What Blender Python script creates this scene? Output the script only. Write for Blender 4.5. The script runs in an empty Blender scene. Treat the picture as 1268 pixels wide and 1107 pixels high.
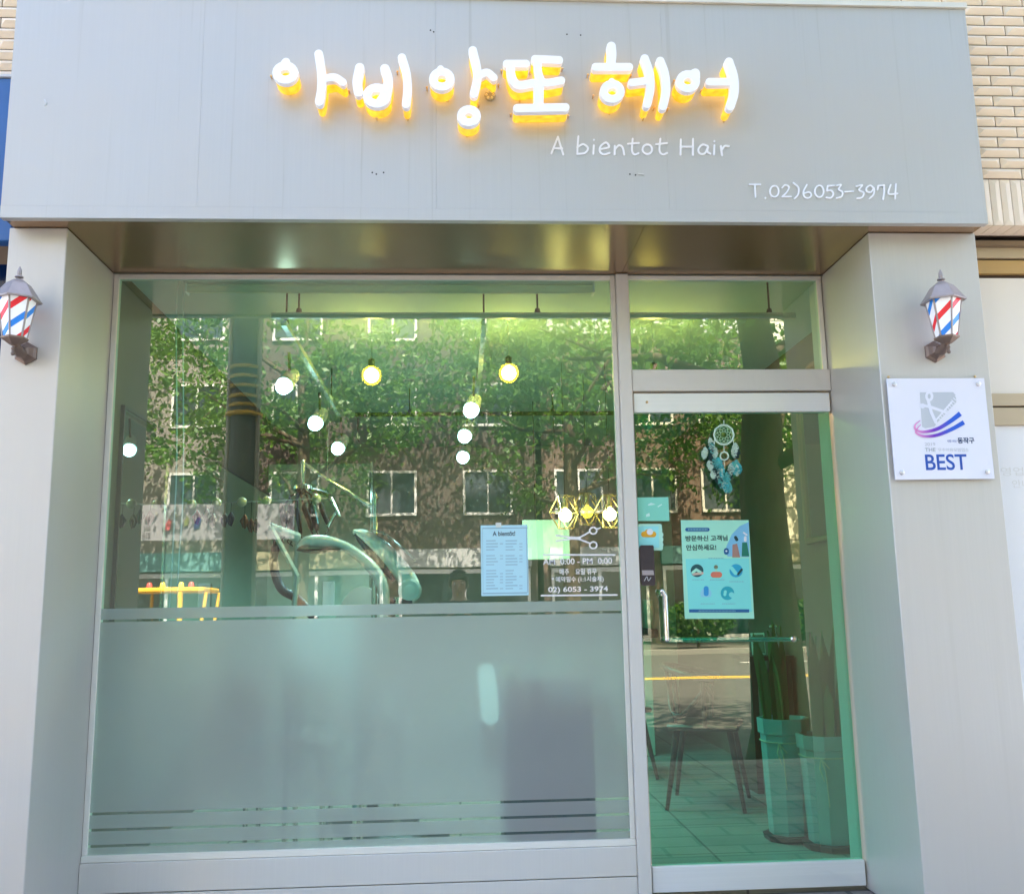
import bpy, math, random
import numpy as np
from mathutils import Vector, Matrix

S = bpy.context.scene
COL = S.collection
RND = random.Random(7)

# ------------------------------------------------------------------ camera
CF, CP, CY, CR = 1166.7708, 0.170022, 0.058442, -0.017385   # focal (px of 1268), pitch, yaw, roll
CAM = Vector((0.0, -4.09706, 1.17648))
_fw = Vector((math.sin(CY)*math.cos(CP), math.cos(CY)*math.cos(CP), math.sin(CP)))
_r = Vector((math.cos(CY), -math.sin(CY), 0)); _u = _r.cross(_fw)
_rt = math.cos(CR)*_r + math.sin(CR)*_u
_up = -math.sin(CR)*_r + math.cos(CR)*_u
cam = bpy.data.cameras.new('camera'); camo = bpy.data.objects.new('camera', cam); COL.objects.link(camo)
cam.sensor_fit = 'HORIZONTAL'; cam.sensor_width = 36; cam.lens = 36*CF/1268
cam.clip_start = 0.05; cam.clip_end = 500
camo.matrix_world = Matrix(((_rt.x, _up.x, -_fw.x, CAM.x), (_rt.y, _up.y, -_fw.y, CAM.y), (_rt.z, _up.z, -_fw.z, CAM.z), (0, 0, 0, 1)))
S.camera = camo

# ------------------------------------------------------------------ world, sun, exposure
SUN_EL, SUN_AZ = math.radians(55), math.radians(14)      # sun stands behind the shop
W = bpy.data.worlds.new('World'); S.world = W; W.use_nodes = True
nt = W.node_tree
sky = nt.nodes.new('ShaderNodeTexSky'); sky.sky_type = 'NISHITA'; sky.sun_disc = False
sky.dust_density = 3.0; sky.ozone_density = 0.4; sky.air_density = 0.8; sky.sun_elevation = SUN_EL; sky.sun_rotation = SUN_AZ
bg = nt.nodes['Background']; bg.inputs['Strength'].default_value = 0.15
nt.links.new(sky.outputs[0], bg.inputs[0])
sl = bpy.data.lights.new('sun', 'SUN'); so = bpy.data.objects.new('sun', sl); COL.objects.link(so)
sl.energy = 4.6; sl.angle = math.radians(0.5); sl.color = (1, 0.95, 0.88)
_d = Vector((math.sin(SUN_AZ)*math.cos(SUN_EL), math.cos(SUN_AZ)*math.cos(SUN_EL), math.sin(SUN_EL)))
so.rotation_euler = _d.to_track_quat('Z', 'Y').to_euler(); so.location = (0, 10, 20)
S.view_settings.view_transform = 'Standard'; S.view_settings.look = 'None'
S.view_settings.exposure = 2.95; S.view_settings.gamma = 1
S.cycles.use_denoising = True
S.cycles.max_bounces = 10; S.cycles.transparent_max_bounces = 16; S.cycles.transmission_bounces = 8
S.cycles.sample_clamp_indirect = 6
S.cycles.caustics_reflective = False

# ------------------------------------------------------------------ pixel -> world on a plane of the place
def _ray(px, py): return _fw + _rt*((px-634)/CF) + _up*((553.5-py)/CF)
def PX(px, py, Y):
    d = _ray(px, py); return CAM + d*((Y-CAM.y)/d.y)
def PZ(px, py, z):
    d = _ray(px, py); return CAM + d*((z-CAM.z)/d.z)
def RX(px, py, D):           # a point D metres in front of the glass, seen mirrored in it
    p = PX(px, py, D); return Vector((p.x, -D, p.z))

# ------------------------------------------------------------------ mesh builder
WL = {}
def wl(o): return WL.get(o.name, Vector((0, 0, 0)))
class MB:
    def __init__(s): s.v = []; s.f = []; s.m = []; s.uv = {}
    def add(s, vs, fs, mi=0):
        b = len(s.v); s.v += [Vector(v) for v in vs]
        for f in fs: s.f.append([b+i for i in f]); s.m.append(mi)
        return s
    def box(s, x0, x1, y0, y1, z0, z1, mi=0, b=0.0):
        if x0 > x1: x0, x1 = x1, x0
        if y0 > y1: y0, y1 = y1, y0
        if z0 > z1: z0, z1 = z1, z0
        if b <= 0:
            return s.add([(x0,y0,z0),(x1,y0,z0),(x1,y1,z0),(x0,y1,z0),(x0,y0,z1),(x1,y0,z1),(x1,y1,z1),(x0,y1,z1)],
                  [(0,3,2,1),(4,5,6,7),(0,1,5,4),(1,2,6,5),(2,3,7,6),(3,0,4,7)], mi)
        b = min(b, (x1-x0)*.45, (y1-y0)*.45, (z1-z0)*.45)
        X, Y, Z = (x0, x1), (y0, y1), (z0, z1); vs = []; ix = {}
        for i in (0,1):
            for j in (0,1):
                for k in (0,1):
                    sx, sy, sz = (1-2*i)*b, (1-2*j)*b, (1-2*k)*b
                    ix[i,j,k,0] = len(vs); vs.append((X[i], Y[j]+sy, Z[k]+sz))
                    ix[i,j,k,1] = len(vs); vs.append((X[i]+sx, Y[j], Z[k]+sz))
                    ix[i,j,k,2] = len(vs); vs.append((X[i]+sx, Y[j]+sy, Z[k]))
        fs = []
        for i in (0,1):
            q = [ix[i,0,0,0], ix[i,1,0,0], ix[i,1,1,0], ix[i,0,1,0]]; fs.append(q if i else q[::-1])
            q = [ix[0,i,0,1], ix[1,i,0,1], ix[1,i,1,1], ix[0,i,1,1]]; fs.append(q[::-1] if i else q)
            q = [ix[0,0,i,2], ix[1,0,i,2], ix[1,1,i,2], ix[0,1,i,2]]; fs.append(q if i else q[::-1])
        for i in (0,1):
            for j in (0,1):
                fs.append([ix[i,j,0,0], ix[i,j,1,0], ix[i,j,1,1], ix[i,j,0,1]])
                fs.append([ix[i,0,j,0], ix[i,1,j,0], ix[i,1,j,2], ix[i,0,j,2]])
                fs.append([ix[0,i,j,1], ix[1,i,j,1], ix[1,i,j,2], ix[0,i,j,2]])
                for k in (0,1): fs.append([ix[i,j,k,0], ix[i,j,k,1], ix[i,j,k,2]])
        s.fix = True
        return s.add(vs, fs, mi)
    def tube(s, pts, r, n=8, mi=0, cap=True):
        pts = [Vector(p) for p in pts]; rs = r if isinstance(r, (list, tuple)) else [r]*len(pts)
        b = len(s.v); up = None
        for i, p in enumerate(pts):
            t = (pts[min(i+1, len(pts)-1)] - pts[max(i-1, 0)])
            t = t.normalized() if t.length > 1e-9 else Vector((0,0,1))
            if up is None:
                a = Vector((0,0,1)) if abs(t.z) < .9 else Vector((1,0,0)); up = t.cross(a).normalized()
            else:
                up = (up - t*up.dot(t)); up = up.normalized() if up.length > 1e-6 else t.orthogonal().normalized()
            w = t.cross(up)
            for k in range(n):
                a = 2*math.pi*k/n; s.v.append(p + (up*math.cos(a)+w*math.sin(a))*rs[i])
        for i in range(len(pts)-1):
            for k in range(n):
                s.f.append([b+i*n+k, b+i*n+(k+1)%n, b+(i+1)*n+(k+1)%n, b+(i+1)*n+k]); s.m.append(mi)
        if cap:
            s.f.append([b+k for k in range(n)][::-1]); s.m.append(mi)
            e = b+(len(pts)-1)*n; s.f.append([e+k for k in range(n)]); s.m.append(mi)
        return s
    def lathe(s, prof, c, n=16, mi=0, rot=0, ax='z'):
        c = Vector(c); b = len(s.v)
        for r, h in prof:
            for k in range(n):
                a = 2*math.pi*k/n+rot; x, y = math.cos(a)*r, math.sin(a)*r
                s.v.append(c + (Vector((x,y,h)) if ax == 'z' else Vector((x,-h,y)) if ax == 'y' else Vector((h,x,y))))
        for i in range(len(prof)-1):
            for k in range(n):
                s.f.append([b+i*n+k, b+i*n+(k+1)%n, b+(i+1)*n+(k+1)%n, b+(i+1)*n+k]); s.m.append(mi)
        s.f.append([b+k for k in range(n)][::-1]); s.m.append(mi)
        e = b+(len(prof)-1)*n; s.f.append([e+k for k in range(n)]); s.m.append(mi)
        return s
    def sphere(s, c, r, n=16, mi=0, sc=(1,1,1)):
        c = Vector(c); m = max(4, n//2); b = len(s.v)
        for i in range(1, m):
            t = math.pi*i/m
            for k in range(n):
                a = 2*math.pi*k/n
                s.v.append(c+Vector((math.sin(t)*math.cos(a)*r*sc[0], math.sin(t)*math.sin(a)*r*sc[1], math.cos(t)*r*sc[2])))
        t0 = len(s.v); s.v.append(c+Vector((0,0,r*sc[2]))); s.v.append(c-Vector((0,0,r*sc[2])))
        for i in range(m-2):
            for k in range(n):
                s.f.append([b+i*n+k, b+(i+1)*n+k, b+(i+1)*n+(k+1)%n, b+i*n+(k+1)%n]); s.m.append(mi)
        for k in range(n):
            s.f.append([t0, b+k, b+(k+1)%n]); s.m.append(mi)
            s.f.append([t0+1, b+(m-2)*n+(k+1)%n, b+(m-2)*n+k]); s.m.append(mi)
        return s
    def prism(s, poly, d, mi=0):          # closed polygon of 3-D points, pushed along d
        d = Vector(d); n = len(poly); b = len(s.v)
        s.v += [Vector(p) for p in poly] + [Vector(p)+d for p in poly]
        s.f.append([b+i for i in range(n)]); s.m.append(mi)
        s.f.append([b+n+i for i in range(n)][::-1]); s.m.append(mi)
        for i in range(n):
            j = (i+1) % n; s.f.append([b+i, b+n+i, b+n+j, b+j]); s.m.append(mi)
        return s
    def build(s, name, mats, parent=None, smooth=None, recalc=False):
        me = bpy.data.meshes.new(name)
        o = wl(parent) if parent else Vector((0,0,0))
        me.from_pydata([tuple(v-o) for v in s.v], [], s.f)
        if not isinstance(mats, (list, tuple)): mats = [mats]
        for m in mats: me.materials.append(m)
        if len(mats) > 1: me.polygons.foreach_set('material_index', s.m)
        if smooth is not None:
            me.polygons.foreach_set('use_smooth', [True]*len(me.polygons)); me.set_sharp_from_angle(angle=math.radians(smooth))
        me.validate(); me.update()
        import bmesh
        bm = bmesh.new(); bm.from_mesh(me); bmesh.ops.recalc_face_normals(bm, faces=bm.faces); bm.to_mesh(me); bm.free()
        ob = bpy.data.objects.new(name, me); COL.objects.link(ob)
        if parent: ob.parent = parent; WL[ob.name] = o
        return ob
def tag(o, label=None, cat=None, group=None, kind=None):
    if label: o['label'] = label
    if cat: o['category'] = cat
    if group: o['group'] = group
    if kind: o['kind'] = kind
    return o
def thing(name, loc, label, cat, group=None):
    o = bpy.data.objects.new(name, None); COL.objects.link(o); o.location = loc; o.empty_display_size = .1
    WL[o.name] = Vector(loc)
    return tag(o, label, cat, group)
def struct(o): o['kind'] = 'structure'; return o
def copy_tree(o, parent=None):
    c = o.copy(); COL.objects.link(c); c.parent = parent
    for ch in list(o.children): copy_tree(ch, c)
    return c
def dup(o, loc, label, rz=None, sc=None):
    c = copy_tree(o); c.location = loc; c['label'] = label
    if rz is not None: c.rotation_euler = (0,0,rz)
    if sc is not None: c.scale = (sc,sc,sc)
    return c

# ------------------------------------------------------------------ materials
MATS = {}
def mat(name, col, rough=.5, metal=0., var=.12, scale=6., bump=0., emit=None, es=0., stretch=None, spec=.5, trans=0., aniso=0, rvar=0.):
    if name in MATS: return MATS[name]
    m = bpy.data.materials.new(name); m.use_nodes = True; t = m.node_tree; N = t.nodes; L = t.links
    p = N['Principled BSDF']
    p.inputs['Roughness'].default_value = rough; p.inputs['Metallic'].default_value = metal
    p.inputs['Specular IOR Level'].default_value = spec
    p.inputs['Base Color'].default_value = (*col, 1)
    if trans: p.inputs['Transmission Weight'].default_value = trans
    tc = N.new('ShaderNodeTexCoord'); mp = N.new('ShaderNodeMapping'); no = N.new('ShaderNodeTexNoise')
    if stretch: mp.inputs['Scale'].default_value = stretch
    no.inputs['Scale'].default_value = scale; no.inputs['Detail'].default_value = 5
    L.new(tc.outputs['Object'], mp.inputs[0]); L.new(mp.outputs[0], no.inputs[0])
    if var:
        mx = N.new('ShaderNodeMix'); mx.data_type = 'RGBA'
        mx.inputs[6].default_value = (*[c*(1-var) for c in col], 1); mx.inputs[7].default_value = (*[min(1, c*(1+var)) for c in col], 1)
        L.new(no.outputs[0], mx.inputs[0]); L.new(mx.outputs[2], p.inputs['Base Color'])
    if rvar:
        mr = N.new('ShaderNodeMapRange'); mr.inputs[3].default_value = rough-rvar; mr.inputs[4].default_value = rough+rvar
        L.new(no.outputs[0], mr.inputs[0]); L.new(mr.outputs[0], p.inputs['Roughness'])
    if bump:
        bp = N.new('ShaderNodeBump'); bp.inputs['Strength'].default_value = bump; bp.inputs['Distance'].default_value = .01
        L.new(no.outputs[0], bp.inputs['Height']); L.new(bp.outputs[0], p.inputs['Normal'])
    if emit:
        p.inputs['Emission Color'].default_value = (*emit, 1); p.inputs['Emission Strength'].default_value = es
    MATS[name] = m; return m

def mix_rgb(t, a, b, fac=None, mode='MIX'):
    mx = t.nodes.new('ShaderNodeMix'); mx.data_type = 'RGBA'; mx.blend_type = mode
    for i, x in ((6, a), (7, b)):
        if isinstance(x, tuple): mx.inputs[i].default_value = (*x, 1)
        else: t.links.new(x, mx.inputs[i])
    if fac is not None:
        if isinstance(fac, (int, float)): mx.inputs[0].default_value = fac
        else: t.links.new(fac, mx.inputs[0])
    return mx.outputs[2]

def panel_mat(name, col, rough, metal, streak=.5, aniso=.0):
    """painted aluminium composite sheet: fine vertical brushing, rain runs, cloudy dirt"""
    m = bpy.data.materials.new(name); m.use_nodes = True; t = m.node_tree; N = t.nodes; L = t.links
    p = N['Principled BSDF']; p.inputs['Metallic'].default_value = metal
    tc = N.new('ShaderNodeTexCoord')
    def noise(sc, s, det=4, rg=.55):
        mp = N.new('ShaderNodeMapping'); mp.inputs['Scale'].default_value = sc
        n = N.new('ShaderNodeTexNoise'); n.inputs['Scale'].default_value = s; n.inputs['Detail'].default_value = det; n.inputs['Roughness'].default_value = rg
        L.new(tc.outputs['Object'], mp.inputs[0]); L.new(mp.outputs[0], n.inputs[0]); return n.outputs[0]
    def ramp(x, a, b):
        r = N.new('ShaderNodeMapRange'); r.inputs[1].default_value = a; r.inputs[2].default_value = b; r.interpolation_type = 'SMOOTHSTEP'
        L.new(x, r.inputs[0]); return r.outputs[0]
    fine = noise((90, 90, 1.2), 1.5, 3)
    run = noise((26, 26, .35), 1.0, 5, .7)
    clo = noise((1, 1, 1), 1.3, 4)
    c0 = mix_rgb(t, tuple(c*.955 for c in col), tuple(min(1, c*1.04) for c in col), fine)
    c1 = mix_rgb(t, c0, (col[0]*.80, col[1]*.79, col[2]*.75), None)
    mul = N.new('ShaderNodeMath'); mul.operation = 'MULTIPLY'; mul.inputs[1].default_value = streak
    L.new(ramp(run, .56, .75), mul.inputs[0]); L.new(mul.outputs[0], c1.node.inputs[0])
    c2 = mix_rgb(t, c1, (col[0]*1.03, col[1]*.985, col[2]*.94), ramp(clo, .35, .75))
    L.new(c2, p.inputs['Base Color'])
    rr = N.new('ShaderNodeMapRange'); rr.inputs[3].default_value = rough-.06; rr.inputs[4].default_value = rough+.08
    L.new(clo, rr.inputs[0]); L.new(rr.outputs[0], p.inputs['Roughness'])
    bp = N.new('ShaderNodeBump'); bp.inputs['Strength'].default_value = .06; bp.inputs['Distance'].default_value = .003
    L.new(fine, bp.inputs['Height'])
    bp2 = N.new('ShaderNodeBump'); bp2.inputs['Strength'].default_value = .12; bp2.inputs['Distance'].default_value = .02
    L.new(clo, bp2.inputs['Height']); L.new(bp.outputs[0], bp2.inputs['Normal']); L.new(bp2.outputs[0], p.inputs['Normal'])
    return m

def glass_mat(name, tint, f0=.1, spec=True, dirt=.007, gcol=(1, .98, .88)):
    m = bpy.data.materials.new(name); m.use_nodes = True; t = m.node_tree; N = t.nodes; L = t.links
    for n in list(N): N.remove(n)
    out = N.new('ShaderNodeOutputMaterial'); tr = N.new('ShaderNodeBsdfTransparent'); tr.inputs[0].default_value = (*tint, 1)
    if not spec: L.new(tr.outputs[0], out.inputs[0]); return m
    gl = N.new('ShaderNodeBsdfGlossy'); gl.inputs['Roughness'].default_value = 0.0; gl.inputs['Color'].default_value = (*gcol, 1)
    lw = N.new('ShaderNodeLayerWeight'); lw.inputs[0].default_value = .5
    pw = N.new('ShaderNodeMath'); pw.operation = 'POWER'; pw.inputs[1].default_value = 5
    L.new(lw.outputs['Facing'], pw.inputs[0])
    mr = N.new('ShaderNodeMapRange'); mr.inputs[3].default_value = f0; mr.inputs[4].default_value = 1.0
    L.new(pw.outputs[0], mr.inputs[0])
    tc = N.new('ShaderNodeTexCoord'); no = N.new('ShaderNodeTexNoise'); no.inputs['Scale'].default_value = 1.1; no.inputs['Detail'].default_value = 2
    L.new(tc.outputs['Object'], no.inputs[0])
    bp = N.new('ShaderNodeBump'); bp.inputs['Strength'].default_value = .05; bp.inputs['Distance'].default_value = .01
    L.new(no.outputs[0], bp.inputs['Height']); L.new(bp.outputs[0], gl.inputs['Normal'])
    mx = N.new('ShaderNodeMixShader'); L.new(mr.outputs[0], mx.inputs[0]); L.new(tr.outputs[0], mx.inputs[1]); L.new(gl.outputs[0], mx.inputs[2])
    # thin film of street dust on the pane
    df = N.new('ShaderNodeBsdfDiffuse'); df.inputs[0].default_value = (.6, .62, .6, 1)
    n2 = N.new('ShaderNodeTexNoise'); n2.inputs['Scale'].default_value = 2.2; n2.inputs['Detail'].default_value = 6
    L.new(tc.outputs['Object'], n2.inputs[0])
    m2 = N.new('ShaderNodeMapRange'); m2.inputs[1].default_value = .35; m2.inputs[2].default_value = .8; m2.inputs[4].default_value = dirt*2
    L.new(n2.outputs[0], m2.inputs[0])
    mx2 = N.new('ShaderNodeMixShader'); L.new(m2.outputs[0], mx2.inputs[0]); L.new(mx.outputs[0], mx2.inputs[1]); L.new(df.outputs[0], mx2.inputs[2])
    L.new(mx2.outputs[0], out.inputs[0]); return m

def frost_mat():
    m = bpy.data.materials.new('frosted_film'); m.use_nodes = True; t = m.node_tree; N = t.nodes; L = t.links
    for n in list(N): N.remove(n)
    out = N.new('ShaderNodeOutputMaterial')
    rf = N.new('ShaderNodeBsdfRefraction'); rf.inputs['Roughness'].default_value = .26; rf.inputs['IOR'].default_value = 1.35; rf.inputs['Color'].default_value = (.92, .97, .97, 1)
    df = N.new('ShaderNodeBsdfDiffuse'); df.inputs[0].default_value = (.66, .655, .635, 1)
    tl = N.new('ShaderNodeBsdfTranslucent'); tl.inputs[0].default_value = (.82, .84, .83, 1)
    a = N.new('ShaderNodeMixShader'); a.inputs[0].default_value = .42; L.new(df.outputs[0], a.inputs[1]); L.new(tl.outputs[0], a.inputs[2])
    tc = N.new('ShaderNodeTexCoord'); no = N.new('ShaderNodeTexNoise'); no.inputs['Scale'].default_value = 2.5; no.inputs['Detail'].default_value = 6
    L.new(tc.outputs['Object'], no.inputs[0])
    mr = N.new('ShaderNodeMapRange'); mr.inputs[3].default_value = .44; mr.inputs[4].default_value = .52; L.new(no.outputs[0], mr.inputs[0])
    b = N.new('ShaderNodeMixShader'); L.new(mr.outputs[0], b.inputs[0]); L.new(rf.outputs[0], b.inputs[1]); L.new(a.outputs[0], b.inputs[2])
    L.new(b.outputs[0], out.inputs[0]); return m

def glow_through(name, col, k=.6, rough=.5):
    m = bpy.data.materials.new(name); m.use_nodes = True; t = m.node_tree; N = t.nodes
    p = N['Principled BSDF']; p.inputs['Base Color'].default_value = (*col, 1); p.inputs['Roughness'].default_value = rough
    tl = N.new('ShaderNodeBsdfTranslucent'); tl.inputs[0].default_value = (*col, 1); mx = N.new('ShaderNodeMixShader'); mx.inputs[0].default_value = k
    t.links.new(p.outputs[0], mx.inputs[1]); t.links.new(tl.outputs[0], mx.inputs[2]); t.links.new(mx.outputs[0], N['Material Output'].inputs[0]); return m

def emit_mat(name, col, st):
    m = bpy.data.materials.new(name); m.use_nodes = True; t = m.node_tree
    for n in list(t.nodes): t.nodes.remove(n)
    o = t.nodes.new('ShaderNodeOutputMaterial'); e = t.nodes.new('ShaderNodeEmission'); e.inputs[0].default_value = (*col, 1); e.inputs[1].default_value = st
    t.links.new(e.outputs[0], o.inputs[0]); return m

def leaf_mat(name, c1, c2):
    m = bpy.data.materials.new(name); m.use_nodes = True; t = m.node_tree; N = t.nodes; L = t.links
    p = N['Principled BSDF']; p.inputs['Roughness'].default_value = .45
    g = N.new('ShaderNodeNewGeometry'); c = mix_rgb(t, c1, c2, g.outputs['Random Per Island'])
    L.new(c, p.inputs['Base Color'])
    tl = N.new('ShaderNodeBsdfTranslucent'); L.new(mix_rgb(t, c, (.25, .5, .03), .4), tl.inputs[0])
    mx = N.new('ShaderNodeMixShader'); mx.inputs[0].default_value = .4
    L.new(p.outputs[0], mx.inputs[1]); L.new(tl.outputs[0], mx.inputs[2]); L.new(mx.outputs[0], N['Material Output'].inputs[0]); return m

def brick_mat(name, c1, c2, mortar, bw, bh, scale=1., ms=.02, rough=.7, plane='xz', offset=.5, bump=.4):
    m = bpy.data.materials.new(name); m.use_nodes = True; t = m.node_tree; N = t.nodes; L = t.links
    p = N['Principled BSDF']; p.inputs['Roughness'].default_value = rough
    tc = N.new('ShaderNodeTexCoord'); sx = N.new('ShaderNodeSeparateXYZ'); cb = N.new('ShaderNodeCombineXYZ')
    L.new(tc.outputs['Object'], sx.inputs[0]); L.new(sx.outputs[0], cb.inputs[0]); L.new(sx.outputs[2 if plane == 'xz' else 1], cb.inputs[1])
    br = N.new('ShaderNodeTexBrick'); br.offset = offset; br.inputs['Scale'].default_value = scale
    br.inputs['Brick Width'].default_value = bw; br.inputs['Row Height'].default_value = bh; br.inputs['Mortar Size'].default_value = ms
    br.inputs['Color1'].default_value = (*c1, 1); br.inputs['Color2'].default_value = (*c2, 1); br.inputs['Mortar'].default_value = (*mortar, 1)
    L.new(cb.outputs[0], br.inputs[0])
    no = N.new('ShaderNodeTexNoise'); no.inputs['Scale'].default_value = 3; no.inputs['Detail'].default_value = 8
    L.new(tc.outputs['Object'], no.inputs[0])
    cc = mix_rgb(t, br.outputs[0], no.outputs[0], .25, 'OVERLAY'); L.new(cc, p.inputs['Base Color'])
    bp = N.new('ShaderNodeBump'); bp.inputs['Strength'].default_value = bump; bp.inputs['Distance'].default_value = .01; bp.invert = True
    L.new(br.outputs['Fac'], bp.inputs['Height']); L.new(bp.outputs[0], p.inputs['Normal']); return m

ALU = panel_mat('silver_grey_panel', (.505, .505, .495), .42, .15, .95)
ALU_P = panel_mat('silver_grey_pillar', (.575, .55, .515), .40, .2, .2)
ALU_S = panel_mat('shade_browned_soffit', (.37, .245, .145), .20, .75, .1)  # grey panel with warm reflected light and shade put into the colour
FRAME = panel_mat('grey_frame', (.70, .675, .635), .4, .12, .1)
BEAD = mat('cream_bead', (.80, .76, .68), .45, var=.06, scale=12)
STEEL = mat('brushed_steel', (.90, .88, .86), .34, .3, var=.06, scale=3, stretch=(.4, 1, 40), rvar=.05)
CHROME = mat('chrome', (.85, .82, .80), .12, 1, var=.03)
WHITE = mat('white_acrylic', (.85, .85, .87), .3, var=.03)
BLACK = mat('black_plastic', (.02, .02, .022), .4, var=.2)
DARK = mat('dark_metal', (.035, .045, .045), .4, .5, var=.2)
GL_W = glass_mat('window_glass', (.48, .87, .79), .20, gcol=(1, .99, .93))
GL_D = glass_mat('door_glass', (.13, .70, .57), .20, gcol=(1, .95, .70))
GL_B = glass_mat('glass_back_face', (.97, .99, .98), spec=False)
FROST = frost_mat()
CONC = mat('concrete', (.42, .41, .39), .8, var=.2, scale=4, bump=.2)
ASPH = mat('asphalt', (.085, .083, .08), .85, var=.35, scale=2.5, bump=.3)
GROUND = mat('bare_ground', (.16, .15, .13), .9, var=.3, scale=1)
PAVE = brick_mat('pavers', (.30, .26, .23), (.22, .20, .19), (.10, .10, .095), .40, .20, 1, .012, .8, 'xy')
YEL = mat('yellow_road_paint', (.75, .48, .05), .6, var=.15, scale=9)
WPAINT = mat('white_road_paint', (.7, .7, .68), .6, var=.2, scale=9)

# ------------------------------------------------------------------ flat glyphs: strokes -> outline mesh
def sdf_mesh(mb, strokes, cell, tof, d0, d1, mi=0, mi_back=None, mi_side=None, pad=2.):
    """strokes: list of (points, radius) in picture units of the sign's own plane; tof(u,v,depth)->3-D point"""
    segs = []
    for pts, r in strokes:
        if len(pts) == 1: pts = [pts[0], pts[0]]
        for a, b in zip(pts[:-1], pts[1:]): segs.append((np.array(a, float), np.array(b, float), r))
    us = [p[0] for s in segs for p in s[:2]]; vs = [p[1] for s in segs for p in s[:2]]; R = max(s[2] for s in segs)+pad*cell
    u0, v0 = min(us)-R, min(vs)-R
    nu, nv = int((max(us)+R-u0)/cell)+2, int((max(vs)+R-v0)/cell)+2
    U, V = np.meshgrid(u0+np.arange(nu)*cell, v0+np.arange(nv)*cell, indexing='ij')
    D = np.full(U.shape, 1e9)
    for a, b, r in segs:
        d = b-a; q = max(d@d, 1e-12); t = np.clip(((U-a[0])*d[0]+(V-a[1])*d[1])/q, 0, 1)
        D = np.minimum(D, np.hypot(U-a[0]-t*d[0], V-a[1]-t*d[1])-r)
    D = np.where(np.abs(D) < 1e-6*cell, 1e-6*cell, D)
    vid = {}; P2 = []
    def node(k, u, v):
        if k not in vid: vid[k] = len(P2); P2.append((u, v))
        return vid[k]
    faces = []
    for i in range(nu-1):
        for j in range(nv-1):
            c = [(i,j),(i+1,j),(i+1,j+1),(i,j+1)]; dv = [D[x] for x in c]
            if min(dv) > 0: continue
            poly = []
            for k in range(4):
                a, b = c[k], c[(k+1)%4]; da, db = dv[k], dv[(k+1)%4]
                if da < 0: poly.append(node(('n',)+a, U[a], V[a]))
                if (da < 0) != (db < 0):
                    t = da/(da-db); poly.append(node(('e',)+min(a,b)+max(a,b), U[a]+t*(U[b]-U[a]), V[a]+t*(V[b]-V[a])))
            if len(poly) >= 3: faces.append(poly)
    cnt = {}
    for f in faces:
        for a, b in zip(f, f[1:]+f[:1]): cnt[(a,b)] = cnt.get((a,b), 0)+1
    edge = [e for e in cnt if (e[1], e[0]) not in cnt]
    n = len(P2); base = len(mb.v)
    mb.v += [Vector(tof(u, v, d0)) for u, v in P2] + [Vector(tof(u, v, d1)) for u, v in P2]
    for f in faces:
        mb.f.append([base+i for i in f]); mb.m.append(mi)
        mb.f.append([base+n+i for i in f][::-1]); mb.m.append(mi if mi_back is None else mi_back)
    for a, b in edge:
        mb.f.append([base+b, base+a, base+n+a, base+n+b]); mb.m.append(mi if mi_side is None else mi_side)
    return mb
def ring(cx, cy, rx, ry, a0=0, a1=360, n=18):
    return [(cx+rx*math.cos(math.radians(a0+(a1-a0)*k/n)), cy+ry*math.sin(math.radians(a0+(a1-a0)*k/n))) for k in range(n+1)]
def smooth(pts, n=6):
    if len(pts) < 3: return pts
    P = [np.array(p, float) for p in pts]; P = [2*P[0]-P[1]]+P+[2*P[-1]-P[-2]]; out = []
    for i in range(1, len(P)-2):
        for k in range(n):
            t = k/n; a, b, c, d = P[i-1:i+3]
            out.append(tuple(.5*((2*b)+(c-a)*t+(2*a-5*b+4*c-d)*t*t+(3*b-a-3*c+d)*t**3)))
    out.append(tuple(P[-2])); return out

def text_mesh(s, p0, p1, Y, depth, m, name, parent=None, bold=0., flip=False, fitx=True, zc=None):
    """flat lettering standing on the plane y=Y, filling the box p0 (bottom left) to p1 (top right) in x,z"""
    t = bpy.data.curves.new('t', 'FONT'); t.body = s; t.size = 1; t.offset = bold
    o = bpy.data.objects.new('t', t); COL.objects.link(o)
    bpy.context.view_layer.update(); dg = bpy.context.evaluated_depsgraph_get()
    me = bpy.data.meshes.new_from_object(o.evaluated_get(dg)); bpy.data.objects.remove(o); bpy.data.curves.remove(t)
    v = np.array([tuple(a.co) for a in me.vertices]); lo, hi = v.min(0), v.max(0)
    sx = (p1[0]-p0[0])/(hi[0]-lo[0]); sz = (p1[1]-p0[1])/(hi[1]-lo[1])
    if not fitx: sx = sz
    mb = MB(); b = len(mb.v)
    for a in v:
        x = p0[0]+(a[0]-lo[0])*sx
        if flip: x = p0[0]+p1[0]-x
        mb.v.append(Vector((x, Y, p0[1]+(a[1]-lo[1])*sz)))
    n = len(v)
    mb.v += [q+Vector((0, depth, 0)) for q in mb.v[:n]]
    cnt = {}
    for p in me.polygons:
        f = list(p.vertices); mb.f.append(f); mb.m.append(0); mb.f.append([n+i for i in f][::-1]); mb.m.append(0)
        for a, c in zip(f, f[1:]+f[:1]): cnt[(a, c)] = 1
    for a, c in cnt:
        if (c, a) not in cnt: mb.f.append([c, a, n+a, n+c]); mb.m.append(0)
    bpy.data.meshes.remove(me)
    return mb.build(name, m, parent)
def text_px(s, x0, y0, x1, y1, Y, depth, m, name, parent=None, bold=0., **k):
    a = PX(x0, y1, Y); b = PX(x1, y0, Y); c = PX(x1, y1, Y)
    return text_mesh(s, (a.x, (a.z+c.z)/2), (c.x, b.z), Y, depth, m, name, parent, bold, **k)

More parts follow.
